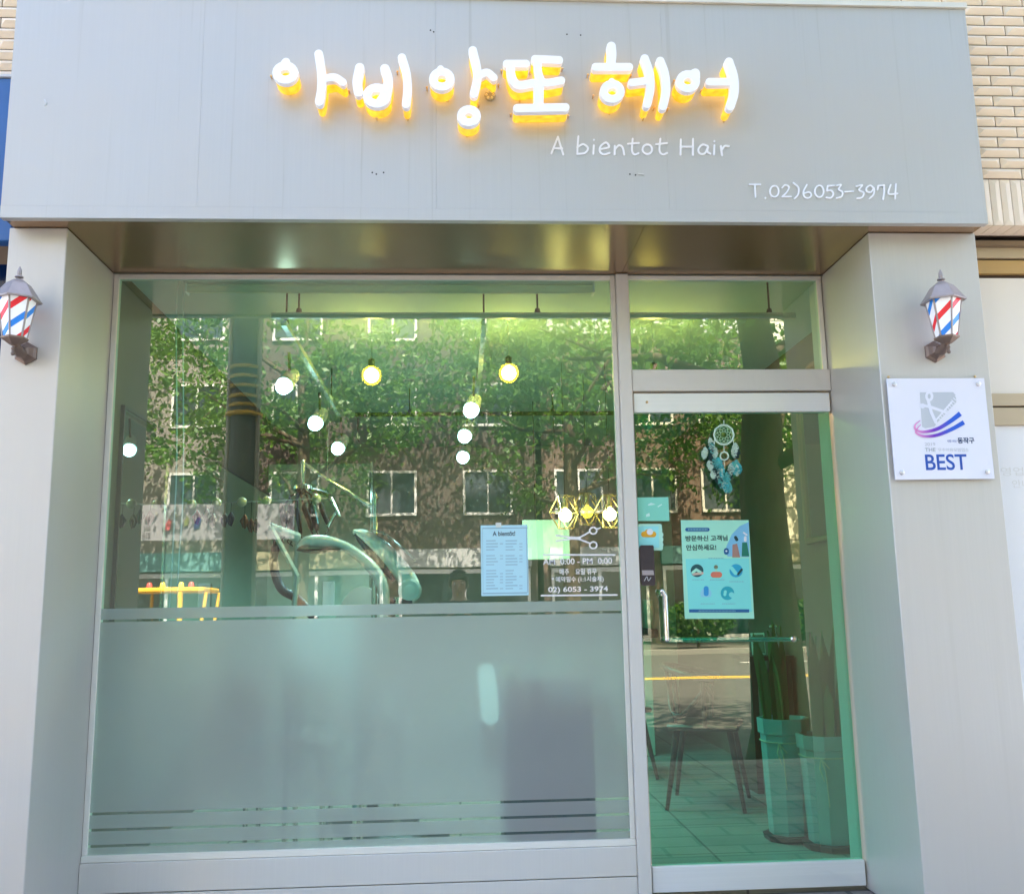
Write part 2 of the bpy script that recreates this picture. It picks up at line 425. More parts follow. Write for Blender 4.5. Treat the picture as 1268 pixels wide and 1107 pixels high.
# ================================================================== SHOP FRONT
YF, YP = -0.621, -0.513           # fascia face, pillar face ; glass stands at y = 0
ZS = 2.677                        # soffit
XL, XR, XM0, XM1 = -1.519, 1.690, 0.7253, 0.7817
fl = PX(0, 267, YF).x; fr = 2.140
ztop = PX(1190, 9, YF).z

# ---- fascia
fa = thing('shop_fascia', (0, YF, ZS), 'big silver grey sign panel across the top of the salon front', 'fascia')
mb = MB(); seams = [fl, PX(248, 150, YF).x, PX(540, 150, YF).x, PX(824, 150, YF).x, fr]
zl = PX(1000, 262, YF).z
for a, b in zip(seams[:-1], seams[1:]):
    mb.box(a+.00025, b-.00025, YF, YF+.03, zl+.001, ztop-.012)
mb.build('sign_panel', ALU, fa)
MB().box(fl, fr, YF-.0015, YF+.03, ZS-.006, zl).build('bottom_trim', ALU, fa)
MB().box(fl-.004, fr+.004, YF-.012, -.46, ztop-.010, ztop+.012).build('cap_flashing', mat('cream_flashing', (.72, .70, .62), .5), fa)
MB().box(fl+.002, fl+.03, YF+.031, -.47, ZS+.031, ztop-.012).build('return_panel', ALU, fa); MB().box(fr-.03, fr-.002, YF+.031, -.44, ZS+.031, ztop-.012).build('return_panel', ALU, fa)
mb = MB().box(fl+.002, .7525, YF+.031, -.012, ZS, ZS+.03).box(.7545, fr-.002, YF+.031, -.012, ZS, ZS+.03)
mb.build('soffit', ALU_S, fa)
mb = MB()
for (x, y) in [(461, 214), (475, 214), (533, 38), (537, 40), (702, 43), (719, 44), (780, 216), (787, 217), (466, 216)]:
    p = PX(x, y, YF-.0008); MB().lathe([(.0035, -.0004), (.0035, .0004)], p, 8, ax='y').build('screw_hole', BLACK, fa)
for pts in ([(55, 124), (57, 128), (56, 131)], [(790, 216), (797, 217)]):
    MB().tube([PX(x, y, YF-.0006) for x, y in pts], .004, 5).build('scuff', mat('bare_aluminium', (.62, .62, .61), .5, .3), fa)

# ---- pillars
plo = PX(12, 280, YP).x; pro = PX(1207, 288, YP).x
p = MB().box(plo, XL-.001, YP, .06, 0.002, ZS-.001, b=.003).build('shop_pillar', ALU_P); WL[p.name] = Vector((0, 0, 0))
tag(p, 'narrow silver grey clad pillar beside the wide frosted window', 'pillar')
p = MB().box(XR+.003, pro, YP, .06, 0.002, ZS-.001, b=.003).build('shop_pillar', ALU_P)
tag(p, 'wide silver grey clad pillar beside the glass door carrying a white plaque', 'pillar')

# ---- wide window
wn = thing('shop_window', (0, 0, 0), 'wide green tinted shop window with frosted lower half and hours lettering', 'window')
gz0 = .231
mb = MB().box(XL, XL+.022, -.006, .03, gz0, 2.674, b=.002).box(XM0-.022, XM0-.001, -.006, .03, gz0, 2.674, b=.002)
mb.box(XL+.0225, XM0-.0225, -.006, .03, 2.652, 2.674, b=.002).box(XL, XM0-.001, -.012, .03, .2045, gz0-.0005, b=.002)
mb.build('glazing_bead', BEAD, wn)
zg = PX(600, 1091, -.02).z
MB().box(XL-.0, XM0-.001, -.022, .03, zg+.002, .2035, b=.002).box(XL, XM0-.001, -.020, .03, .003, zg-.002, b=.002).build('base_panel', FRAME, wn)
def pane(name, x0, x1, y0, y1, z0, z1, m, parent):
    b = MB().add([(x0,y0,z0),(x1,y0,z0),(x1,y0,z1),(x0,y0,z1)], [(0,1,2,3)], 0)
    b.add([(x0,y0,z0),(x1,y0,z0),(x1,y0,z1),(x0,y0,z1),(x0,y1,z0),(x1,y1,z0),(x1,y1,z1),(x0,y1,z1)], [(5,4,7,6),(0,4,5,1),(3,2,6,7),(0,3,7,4),(1,5,6,2)], 1)
    return b.build(name, [m, GL_B], parent)
gx0, gx1 = XL+.020, XM0-.020
pane('glass_pane', gx0, gx1, .006, .014, gz0-.01, 2.66, GL_W, wn)
def fz(py): return PX(112, py, .016).z
mb = MB(); cuts = [(gz0-.005, fz(1048.5)), (fz(1045), fz(1028.5)), (fz(1025), fz(1008.5)), (fz(1005), fz(770.5)), (fz(767.5), fz(754))]
for a, b in cuts: mb.box(gx0, gx1, .0022, .0052, a, b)
mb.build('frosted_film', FROST, wn)
# lettering stuck on the glass
YD = -.001+.006
VIN = mat('white_vinyl', (.86, .86, .86), .4, var=.03)
def tw(Y):
    def f(u, v, d): q = PX(u, v, Y); return (q.x, q.y+d, q.z)
    return f
mb = MB(); S3 = 6.34; c = lambda x, y: (580+x/S3, 640+y/S3)
sc = [([c(690, 145), c(800, 160), c(870, 175), c(950, 205)], 1.0), ([c(690, 190), c(800, 172), c(880, 158), c(945, 122)], 1.0), ([c(790, 165), c(870, 168)], 1.9),
      ([c(x, y) for x, y in ring(980, 108, 28, 26)], .95), ([c(x, y) for x, y in ring(980, 222, 28, 26)], .95), ([c(1005, 96), c(1036, 86)], .8)]
sdf_mesh(mb, sc, .35, tw(YD), 0, -.0008); mb.build('scissors_decal', VIN, wn)
mb = MB(); sdf_mesh(mb, [([c(590, 298), c(1150, 298)], 1.0), ([c(572, 617), c(1165, 612)], 1.0)], .4, tw(YD), 0, -.0008); mb.build('decal_rule', VIN, wn)
text_px('AM  0:00 - PM  0:00', 672.5, 690.5, 758, 698.5, YD, -.0008, VIN, 'hours_lettering', wn, .012)
text_px('매주    요일 휴무', 693, 703.5, 739, 711.5, YD, -.0008, VIN, 'hours_lettering', wn, .012)
text_px('* 예약필수 (1:1시술제)', 683, 713, 747.5, 721.5, YD, -.0008, VIN, 'hours_lettering', wn, .012)
text_px('02) 6053 - 3974', 679, 725.5, 753, 734.5, YD, -.0008, VIN, 'phone_lettering', wn, .02)

# ---- mullion and transom bar (door frame)
df = thing('door_frame', (0, 0, 0), 'grey metal frame with upright post and cross bar around the door', 'door frame')
MB().box(XM0, XM1, -.03, .05, .003, 2.674, b=.003).build('post', FRAME, df)
t0, t1 = PX(900, 484, -.02).z, PX(900, 457.5, -.02).z
MB().box(XM1+.0005, XR+.002, -.022, .05, t0, t1, b=.003).build('cross_bar', FRAME, df)
# ---- transom window
tn = thing('transom_window', (0, 0, 0), 'small green window above the glass door', 'window')
mb = MB().box(XM1+.001, XR-.001, -.006, .03, 2.655, 2.674, b=.002).box(XR-.022, XR-.001, -.006, .03, t1+.001, 2.6545, b=.002)
mb.box(XM1+.001, XM1+.006, -.004, .03, t1+.001, 2.6545).build('glazing_bead', BEAD, tn)
pane('glass_pane', XM1+.004, XR-.02, .007, .015, t1-.01, 2.66, GL_W, tn)

# ---- glass door
dr = thing('glass_door', (1.24, 0, 0), 'emerald tinted glass entrance door with steel rails and a slim pull handle', 'door')
dx0, dx1 = XM1+.006, XR-.006
zr0, zr1 = PX(900, 510.5, -.01).z, PX(900, 487, -.01).z
MB().box(dx0, dx1, -.014, .032, zr0, zr1, b=.002).build('top_rail', STEEL, dr)
zb = PX(920, 1069, -.01).z
MB().box(dx0, dx1, -.014, .032, .018, zb, b=.002).build('bottom_rail', STEEL, dr)
pane('glass_pane', dx0+.003, dx1-.002, .003, .013, zb-.01, zr0+.01, GL_D, dr)
mb = MB(); a, b = PX(820, 732, -.045), PX(826, 792, -.045)
mb.tube([a, (a.x+.012, a.y, a.z-.02), b], .0105, 12)
for q in (Vector((a.x, -.045, a.z-.012)), Vector((b.x, -.045, b.z+.006))): mb.tube([q, (q.x, .002, q.z)], .008, 10)
mb.sphere(a, .0115, 10).sphere(b, .0115, 10)
h = mb.build('pull_handle', CHROME, dr, 40)
mb = MB(); c0, c1 = PX(826, 792, .06), PX(983, 791, .06)
mb.tube([c0, c1], .0115, 12); mb.sphere(c0, .012, 10).sphere(c1, .012, 10)
mb.tube([c1, (c1.x, .014, c1.z)], .009, 10).tube([(c0.x+.02, .06, c0.z), (c0.x+.02, .014, c0.z)], .009, 10)
mb.build('push_bar', CHROME, dr, 40)
e = PX(983, 791, -.004); MB().lathe([(.013, -.002), (.013, .006), (.009, .010)], (e.x, 0, e.z), 14, ax='y').build('handle_cap', CHROME, dr, 40)
mb = MB(); q = PX(801, 498, -.015); mb.lathe([(.006, -.001), (.006, .002), (.003, .003)], q, 10, ax='y'); mb.build('lock_cylinder', mat('brass', (.6, .42, .2), .3, .9), dr)

# ---- raised sign letters
SIGN_F = YF-.105
LETW = mat('letter_white', (.88, .88, .92), .35, var=.02); LETL = mat('letter_lit_white', (.88, .88, .92), .35, var=.02, emit=(.97, .95, 1), es=.018)
GLOW = bpy.data.materials.new('letter_glow'); GLOW.use_nodes = True
_t = GLOW.node_tree; _p = _t.nodes['Principled BSDF']; _p.inputs['Base Color'].default_value = (.8, .45, .05, 1)
_n = _t.nodes.new('ShaderNodeTexNoise'); _n.inputs['Scale'].default_value = 45; _n.inputs['Detail'].default_value = 2; _c = _t.nodes.new('ShaderNodeTexCoord'); _t.links.new(_c.outputs['Object'], _n.inputs[0])
_m = _t.nodes.new('ShaderNodeMapRange'); _m.inputs[1].default_value = .3; _m.inputs[2].default_value = .7; _m.inputs[3].default_value = .06; _m.inputs[4].default_value = .17; _t.links.new(_n.outputs[0], _m.inputs[0])
_p.inputs['Emission Color'].default_value = (1, .56, .02, 1); _t.links.new(_m.outputs[0], _p.inputs['Emission Strength'])
GLOWB = emit_mat('letter_led', (1, .52, .05), .32)
BRASS = mat('pin_brass', (.75, .55, .3), .3, .8)
A = lambda x, y: (310+x/3.842, 40+y/3.842)
B = lambda x, y: (600+x/3.842, 40+y/3.842)
def P(f, r, *pts, sm=True):
    q = [f(*p) for p in pts]; return (smooth(q) if sm and len(q) > 2 else q, r)
def RG(f, cx, cy, rx, ry, r, *a): return ([f(x, y) for x, y in ring(cx, cy, rx, ry, *a)], r)
SYL = [
 ('아', 'first', [RG(A, 166, 193, 43, 34, 4.9), P(A, 4.2, (150, 165), (165, 142), (172, 140)), P(A, 5.4, (325, 105), (338, 200), (338, 270), (328, 330)), P(A, 4.6, (345, 222), (400, 215), (440, 238))], [(100, 215), (186, 290), (333, 388), (470, 284)]),
 ('비', 'second', [P(A, 5.8, (520, 170), (508, 235), (514, 285)), P(A, 5.8, (640, 175), (655, 225), (648, 285), (620, 330)), RG(A, 602, 302, 48, 38, 5.0), P(A, 5.2, (721, 122), (742, 195), (748, 270), (741, 342))], [(602, 412), (468, 285), (700, 194), (748, 412)]),
 ('앙', 'third', [RG(A, 911, 224, 42, 36, 4.9), P(A, 4.2, (893, 195), (905, 175)), P(A, 5.3, (1058, 88), (1078, 175), (1078, 230), (1064, 292)), P(A, 4.6, (1085, 208), (1125, 192), (1158, 216)), RG(A, 1040, 398, 38, 31, 4.8)], [(840, 268), (940, 322), (1085, 352), (1030, 490), (1180, 256)]),
 ('또', 'fourth', [P(B, 4.6, (105, 150), (198, 150), sm=False), P(B, 5.2, (122, 155), (130, 215), (160, 252), (232, 243)), P(B, 4.8, (240, 128), (355, 133), sm=False), P(B, 4.8, (250, 133), (258, 200), (285, 240), (365, 230)), P(B, 6.2, (258, 255), (257, 350), sm=False), P(B, 5.0, (155, 362), (385, 358), sm=False)], [(80, 188), (216, 194), (168, 326), (368, 180), (124, 396), (398, 403)]),
 ('헤', 'fifth', [P(B, 5.6, (603, 68), (606, 110), (600, 160)), P(B, 4.9, (528, 166), (688, 166), sm=False), RG(B, 608, 282, 41, 36, 4.8), P(B, 4.0, (597, 255), (605, 235)), P(B, 4.6, (700, 240), (765, 232), sm=False), P(B, 5.2, (762, 126), (785, 195), (789, 270), (774, 342)), P(B, 5.2, (836, 138), (858, 200), (864, 280), (850, 352))], [(490, 208), (694, 210), (516, 308), (596, 384), (755, 414), (806, 366), (872, 370)]),
 ('어', 'last', [RG(B, 968, 234, 39, 34, 4.8), P(B, 4.6, (985, 200), (1005, 192), (1008, 215)), P(B, 4.6, (1070, 236), (1160, 236), sm=False), P(B, 5.4, (1163, 142), (1186, 215), (1188, 290), (1170, 352))], [(900, 236), (942, 328), (1030, 282), (1142, 420)]),
]
for ch, nth, st, pins in SYL:
    f = A if ch in '아비앙' else B
    cx, cy = np.mean([p for s_ in st for p in s_[0]], axis=0)
    o = PX(cx, cy, YF); o = thing('sign_letter', o, 'white raised letter %s with yellow backlight, %s in the big sign' % (ch, nth), 'sign letter', 'raised letters of the big sign')
    mb = MB(); sdf_mesh(mb, st, .8, tw(SIGN_F), 0, .026); mb.build('letter_face', LETL, o)
    back = [(p, r-.9) for p, r in st]
    mb = MB(); sdf_mesh(mb, back, 1.0, tw(SIGN_F), .0265, .088, 0, 1); mb.build('light_body', [GLOW, GLOWB], o)
    for x, y in pins:
        q = PX(*f(x, y), YF-.012); mb = MB().tube([(q.x, YF, q.z), (q.x, YF-.02, q.z)], .003, 6).sphere((q.x, YF-.021, q.z), .0052, 8)
        mb.build('mounting_pin', BRASS, o, 60)
q = PX(*A(1140, 300), YF-.01); o = thing('sign_clip', q, 'clear round clip on the sign panel beside the third raised letter', 'clip')
MB().lathe([(.022, 0), (.022, .006), (.012, .012)], (q.x, YF-.001, q.z), 10, ax='y').build('clip_disc', mat('clear_plastic', (.7, .66, .5), .15, trans=.5), o)
mb = MB()
for k in range(6):
    a = k*1.047; mb.sphere((q.x+.014*math.cos(a), YF-.012, q.z+.014*math.sin(a)), .0065, 6)
mb.build('clip_bead', mat('clear_bead', (.8, .7, .4), .1), o)

C6 = lambda x, y: (660+x/4.696, 150+y/4.696)
C5 = lambda x, y: (900+x/5.513, 210+y/5.52)
def pl(f, r, *pts): return (smooth([f(*p) for p in pts], 5), r)
def ps(f, r, *pts): return ([f(*p) for p in pts], r)
r6 = 1.15
sub = [ps(C6, r6, (107, 188), (145, 92), (176, 195)), ps(C6, r6, (120, 160), (170, 160)), pl(C6, r6, (264, 90), (260, 140), (258, 190)), pl(C6, r6, (258, 152), (292, 136), (320, 158), (302, 186), (258, 192)),
       ps(C6, r6, (354, 142), (351, 192)), ps(C6, 1.2, (355, 110)), pl(C6, r6, (388, 166), (442, 152), (425, 126), (395, 145), (388, 175), (410, 195), (446, 186)), ps(C6, r6, (476, 145), (475, 196)),
       pl(C6, r6, (476, 165), (500, 142), (522, 156), (531, 196)), pl(C6, r6, (580, 104), (576, 170), (590, 195), (614, 188)), ps(C6, r6, (553, 133), (616, 129)), RG(C6, 665, 165, 28, 28, r6),
       pl(C6, r6, (741, 104), (736, 172), (754, 195), (780, 186)), ps(C6, r6, (716, 136), (780, 129)), ps(C6, r6, (860, 108), (858, 198)), ps(C6, r6, (931, 104), (930, 199)), ps(C6, r6, (858, 150), (930, 150)),
       pl(C6, r6, (1016, 146), (985, 138), (962, 165), (972, 190), (1000, 188), (1018, 152), (1014, 178), (1032, 191)), ps(C6, r6, (1055, 142), (1053, 195)), ps(C6, 1.2, (1055, 118)),
       ps(C6, r6, (1093, 146), (1100, 200)), pl(C6, r6, (1098, 168), (1115, 146), (1140, 147))]
def lettering(strokes, groups, cell, depth, label, word):
    cx, cy = np.mean([p for s_ in strokes for p in s_[0]], axis=0)
    o = thing('sign_lettering', PX(cx, cy, YF), label, 'lettering'); k = 0
    for n_ in groups:
        mb = MB(); sdf_mesh(mb, strokes[k:k+n_], cell, tw(YF-depth), 0, depth-.0003); mb.build(word, LETW, o); k += n_
lettering(sub, [2, 2, 2, 1, 2, 2, 1, 2, 3, 1, 2, 2], .42, .004, 'thin white handwritten lettering A bientot Hair under the big letters', 'letter')
r5 = .95
ph = [ps(C5, r5, (155, 103), (230, 103)), ps(C5, r5, (192, 103), (197, 190)), ps(C5, 1.15, (264, 196)), RG(C5, 325, 150, 30, 38, r5), pl(C5, r5, (378, 125), (400, 106), (425, 122), (410, 155), (378, 187)), ps(C5, r5, (378, 187), (440, 186)),
      pl(C5, r5, (455, 92), (490, 125), (488, 170), (462, 200)), pl(C5, r5, (547, 105), (525, 150), (530, 185), (555, 196), (578, 178), (565, 156), (530, 162)), RG(C5, 632, 150, 30, 40, r5),
      ps(C5, r5, (740, 110), (690, 112), (685, 145)), pl(C5, r5, (685, 146), (715, 145), (728, 170), (710, 194), (680, 192)), pl(C5, r5, (742, 112), (780, 105), (764, 136), (790, 155), (785, 185), (750, 196)),
      ps(C5, r5, (808, 153), (865, 150)), pl(C5, r5, (885, 115), (925, 108), (904, 140), (935, 160), (925, 190), (890, 198)), pl(C5, r5, (1005, 128), (980, 110), (955, 126), (958, 150), (985, 155), (1005, 130), (1003, 170), (975, 199)),
      ps(C5, r5, (1030, 140), (1035, 112), (1075, 108)), pl(C5, r5, (1075, 108), (1075, 155), (1068, 205)), pl(C5, r5, (1120, 105), (1105, 150), (1112, 170), (1166, 165)), ps(C5, r5, (1155, 100), (1150, 200))]
lettering(ph, [2, 1, 1, 2, 1, 1, 1, 2, 1, 1, 1, 1, 2, 2], .40, .004, 'thin white phone number T.02)6053-3974 at the lower corner of the sign', 'digit')

# ---- barber lamps
def stripe_mat():
    m = bpy.data.materials.new('barber_stripes'); m.use_nodes = True; t = m.node_tree; N = t.nodes; L = t.links; p = N['Principled BSDF']; p.inputs['Roughness'].default_value = .25
    uv = N.new('ShaderNodeUVMap'); sx = N.new('ShaderNodeSeparateXYZ'); L.new(uv.outputs[0], sx.inputs[0])
    a = N.new('ShaderNodeMath'); a.operation = 'MULTIPLY'; a.inputs[1].default_value = -.62; L.new(sx.outputs[1], a.inputs[0])
    b = N.new('ShaderNodeMath'); b.operation = 'MULTIPLY_ADD'; b.inputs[1].default_value = .56; L.new(sx.outputs[0], b.inputs[0]); L.new(a.outputs[0], b.inputs[2])
    f = N.new('ShaderNodeMath'); f.operation = 'FRACT'; L.new(b.outputs[0], f.inputs[0])
    r = N.new('ShaderNodeValToRGB'); r.color_ramp.interpolation = 'CONSTANT'; e = r.color_ramp.elements
    e[0].position = 0; e[0].color = (.84, .84, .86, 1); e[1].position = .17; e[1].color = (.72, .015, .03, 1)
    for q, c in ((.36, (.84, .84, .86, 1)), (.67, (.01, .20, .66, 1)), (.86, (.84, .84, .86, 1))):
        x = e.new(q); x.color = c
    L.new(f.outputs[0], r.inputs[0]); L.new(r.outputs[0], p.inputs['Base Color'])
    p.inputs['Transmission Weight'].default_value = 0.0
    L.new(r.outputs[0], p.inputs['Emission Color']); p.inputs['Emission Strength'].default_value = .04
    return m
STRIPE = stripe_mat(); CAST = mat('antique_cast_metal', (.22, .155, .125), .45, .4, var=.35, scale=18, bump=.15)
CASTL = mat('antique_cast_metal_pale', (.36, .31, .30), .45, .35, var=.2, scale=20, bump=.15)
def wall_lamp(loc, label):
    o = thing('wall_lamp', loc, label, 'lamp', 'barber lamps on the pillars')
    L0 = Vector(loc); c = L0+Vector((.0, -.118, -.030)); rot = math.radians(30)
    MB().lathe([(.052, 0), (.052, .010), (.040, .018), (.030, .040), (.020, .052)], L0, 6, ax='y', rot=rot).build('wall_plate', CAST, o)
    mb = MB().tube([L0+Vector((0, -.03, -.005)), L0+Vector((0, -.07, -.012)), L0+Vector((0, -.105, .012)), c+Vector((0, 0, .038))], [.024, .021, .016, .013], 10)
    mb.tube([c+Vector((0, -.005, .03)), c+Vector((0, -.006, .0))], .006, 6).sphere(c+Vector((0, -.006, -.004)), .009, 8).sphere(c+Vector((0, -.006, .018)), .009, 8)
    mb.build('arm', CAST, o, 50)
    for sx in (-1, 1): MB().sphere(L0+Vector((sx*.028, -.016, .004)), .005, 8).build('screw', CASTL, o, 60)
    MB().lathe([(.020, .036), (.040, .050), (.052, .058), (.054, .066), (.046, .068)], c, 6, rot=rot).build('lamp_base', CAST, o)
    # six striped panes
    r0, r1, z0, z1 = .046, .074, .068, .232
    b = MB(); vs = []; fs = []; uvs = []
    for k in range(6):
        a0, a1 = rot+k*math.pi/3, rot+(k+1)*math.pi/3; i = len(vs)
        vs += [c+Vector((math.cos(a0)*r0, math.sin(a0)*r0, z0)), c+Vector((math.cos(a1)*r0, math.sin(a1)*r0, z0)), c+Vector((math.cos(a1)*r1, math.sin(a1)*r1, z1)), c+Vector((math.cos(a0)*r1, math.sin(a0)*r1, z1))]
        fs.append((i, i+1, i+2, i+3)); uvs.append([(k*.46, 0), (k*.46+.46, 0), (k*.46+.60, 1.6), (k*.46-.14, 1.6)])
    b.add(vs, fs); sh = b.build('lamp_shade', STRIPE, o); uvl = sh.data.uv_layers.new(name='UVMap')
    for pi, po in enumerate(sh.data.polygons):
        # keep each loop's uv with its own vertex whatever the winding
        for li in po.loop_indices:
            vi = sh.data.loops[li].vertex_index; uvl.data[li].uv = uvs[vi//4][vi % 4]
    mb = MB()
    for k in range(6):
        a = rot+k*math.pi/3; mb.tube([c+Vector((math.cos(a)*r0, math.sin(a)*r0, z0)), c+Vector((math.cos(a)*r1, math.sin(a)*r1, z1))], .0042, 6)
    mb.build('corner_bar', CASTL, o)
    MB().lathe([(.070, .2315), (.096, .228), (.097, .234), (.088, .244), (.060, .286), (.050, .300), (.026, .318), (.020, .322)], c, 6, rot=rot).build('lamp_roof', CASTL, o)
    if True: MB().lathe([(.008, .321), (.006, .330), (.018, .333), (.017, .338), (.008, .342), (.010, .352), (.0085, .366), (.002, .382)], c, 12).build('finial', CASTL, o, 50)
    o.scale = (.88, .88, .88); return o
q = PX(1157, 436, YP); wall_lamp(q, 'red white and blue striped barber lamp above the white plaque')
q = PX(33, 438, YP); wall_lamp(q, 'red white and blue striped barber lamp on the narrow pillar by the window')

# ---- plaque
YQ = YP-.018
a, b2 = PX(1097, 468.5, YQ), PX(1235, 593, YQ); xq0, xq1 = PX(1098, 470, YQ).x, PX(1219, 470, YQ).x
qz0, qz1 = PX(1170, 593.5, YQ).z, PX(1158, 468.5, YQ).z
pq = thing('award_plaque', ((xq0+xq1)/2, YP, qz0), 'square white award plaque reading THE BEST on the wide pillar', 'plaque')
MB().box(xq0, xq1, YQ, YQ+.006, qz0, qz1, b=.001).build('board', mat('plaque_white', (.80, .80, .90), .15, var=.03, scale=2), pq)
for x in (xq0+.028, xq1-.028):
    for z in (qz0+.028, qz1-.024):
        MB().lathe([(.0095, 0), (.0095, .004), (.006, .006)], (x, YQ-.0003, z), 14, ax='y').lathe([(.007, -.012), (.007, -.0065)], (x, YQ-.0003, z), 10, ax='y').build('standoff', mat('standoff', (.72, .70, .72), .2, .4), pq, 40)
for x in (xq0+.015, xq1-.030):
    MB().sphere((x, YP-.004, qz1+.010), .006, 8).build('screw', BRASS, pq, 60)
Q = lambda x, y: (1090+x/7.91, 460+y/7.907)
GREY = mat('print_grey', (.52, .55, .60), .5, var=.03); LGREY = mat('print_pale', (.76, .77, .86), .5, var=0); BLUE = mat('print_blue', (.008, .075, .42), .4, var=0)
YE = YQ-.0006
gq = [PX(*Q(x, y), YE) for x, y in ((388, 205), (715, 203), (740, 235), (745, 300), (560, 500), (530, 540), (440, 556), (410, 540))]
MB().prism(gq, (0, .0004, 0)).build('emblem_square', GREY, pq)
mb = MB(); w = lambda pts, r: ([Q(*p) for p in pts], r)
st = [w(ring(480, 243, 28, 38), 1.6), w([(470, 285), (500, 400), (545, 500)], 1.9), w([(400, 328), (500, 350), (640, 400)], 1.7), w(ring(415, 338, 16, 16), 1.1)]
for k in range(11): st.append(w([(565+k*17, 450-k*21), (640+k*11, 515-k*26)], .55))
st.append(w([(545, 478), (700, 300)], 1.0))
sdf_mesh(mb, st, .4, tw(YE-.0005), 0, .0004); mb.build('emblem_comb_and_scissors', LGREY, pq)
def sw_mat():
    m = bpy.data.materials.new('print_swoosh'); m.use_nodes = True; t = m.node_tree; N = t.nodes; L = t.links; p = N['Principled BSDF']; p.inputs['Roughness'].default_value = .4
    tc = N.new('ShaderNodeTexCoord'); sx = N.new('ShaderNodeSeparateXYZ'); L.new(tc.outputs['Object'], sx.inputs[0])
    mr = N.new('ShaderNodeMapRange'); mr.inputs[1].default_value = -.10; mr.inputs[2].default_value = .07; L.new(sx.outputs[0], mr.inputs[0])
    r = N.new('ShaderNodeValToRGB'); e = r.color_ramp.elements; e[0].color = (.80, .30, .62, 1); e[1].position = .85; e[1].color = (.01, .10, .62, 1); x = e.new(.42); x.color = (.16, .02, .48, 1)
    L.new(mr.outputs[0], r.inputs[0]); L.new(r.outputs[0], p.inputs['Base Color']); return m
SW = sw_mat()
mb = MB()
def swoosh(pts, w0, w1):
    c_ = smooth(pts, 8); n = len(c_); L_, R_ = [], []
    for i in range(n):
        a_, b_ = c_[max(0, i-1)], c_[min(n-1, i+1)]; d = math.hypot(b_[0]-a_[0], b_[1]-a_[1]); nx, ny = -(b_[1]-a_[1])/d, (b_[0]-a_[0])/d
        ww = w0+(w1-w0)*(i/(n-1)); L_.append((c_[i][0]+nx*ww, c_[i][1]+ny*ww)); R_.append((c_[i][0]-nx*ww, c_[i][1]-ny*ww))
    for i in range(n-1):
        mb.prism([PX(*Q(*p), YE-.001) for p in (L_[i], L_[i+1], R_[i+1], R_[i])], (0, .0004, 0))
swoosh([(392, 480), (345, 520), (345, 565), (420, 592), (560, 562), (690, 485), (785, 412)], 3.5, 24)
swoosh([(398, 520), (362, 560), (352, 600), (430, 634), (560, 622), (700, 565), (820, 498)], 3, 22)
mb.build('emblem_swoosh', SW, pq)
text_px('THE', 1090+440/7.91, 460+748/7.91, 1090+543/7.91, 460+785/7.91, YE, .0004, mat('print_dark_grey', (.34, .37, .42), .5), 'plaque_lettering', pq, .01)
text_px('2019', 1090+437/7.91, 460+697/7.91, 1090+540/7.91, 460+728/7.91, YE, .0004, mat('print_pale_grey', (.50, .50, .56), .5), 'plaque_lettering', pq)
text_px('우수이용모범업소', 1090+568/7.91, 460+748/7.91, 1090+868/7.91, 460+785/7.91, YE, .0004, GREY, 'plaque_lettering', pq)
text_px('BEST', 1090+450/7.91, 460+808/7.91, 1090+858/7.91, 460+966/7.91, YE, .0004, BLUE, 'plaque_lettering', pq, .012)
text_px('사람 사는', 1090+655/7.91, 460+668/7.91, 1090+750/7.91, 460+695/7.91, YE, .0004, BLUE, 'plaque_lettering', pq)
text_px('동작구', 1090+760/7.91, 460+645/7.91, 1090+925/7.91, 460+705/7.91, YE, .0004, mat('print_navy', (.01, .04, .14), .4), 'plaque_lettering', pq, .03)

# ================================================================== BUILDING ABOVE, NEIGHBOURS
TILE = mat('cream_split_tile', (.86, .73, .58), .55, var=.08, scale=5, bump=.08); GROUT = mat('tile_grout', (.15, .10, .07), .9)
YT = -.46
zt0 = PX(1240, 280, YT).z
bld = thing('upper_building', (0, 0, zt0), 'cream tiled upper storeys of the building above the salon sign', 'building')
MB().box(-3.6, 4.6, YT+.004, 5.6, zt0+.075, 8.0).build('core_wall', GROUT, bld)
MB().box(-3.7, 4.7, YT-.05, 5.7, 8.0, 8.3).build('parapet', CONC, bld)
pitch = (PX(1240, 209, YT).z-PX(1240, 222, YT).z)
mb = MB()
zsol0, zsol1 = zt0, PX(1240, 223, YT).z
g = .0045; tw_ = .182
def hip(x0, x1, z0, z1, d=.02):
    h = min(z1-z0, x1-x0)*.5
    zc = (z0+z1)/2
    if x1-x0 > z1-z0: rg = [(x0+h*1.1, zc), (x1-h*1.1, zc)]
    else: rg = [((x0+x1)/2, z0+h), ((x0+x1)/2, z1-h)]
    y = YT; yb = YT+.0035
    vs = [(x0, y, z0), (x1, y, z0), (x1, y, z1), (x0, y, z1), (rg[0][0], y-d, rg[0][1]), (rg[1][0], y-d, rg[1][1])]+[(x0, yb, z0), (x1, yb, z0), (x1, yb, z1), (x0, yb, z1)]
    if x1-x0 > z1-z0: fs = [(0, 1, 5, 4), (2, 3, 4, 5), (1, 2, 5), (3, 0, 4)]
    else: fs = [(0, 1, 4), (1, 2, 5, 4), (2, 3, 5), (3, 0, 4, 5)]
    mb.add(vs, fs+[(1, 0, 6, 7), (2, 1, 7, 8), (3, 2, 8, 9), (0, 3, 9, 6)])
nrow = int((4.75-zsol1)/pitch)
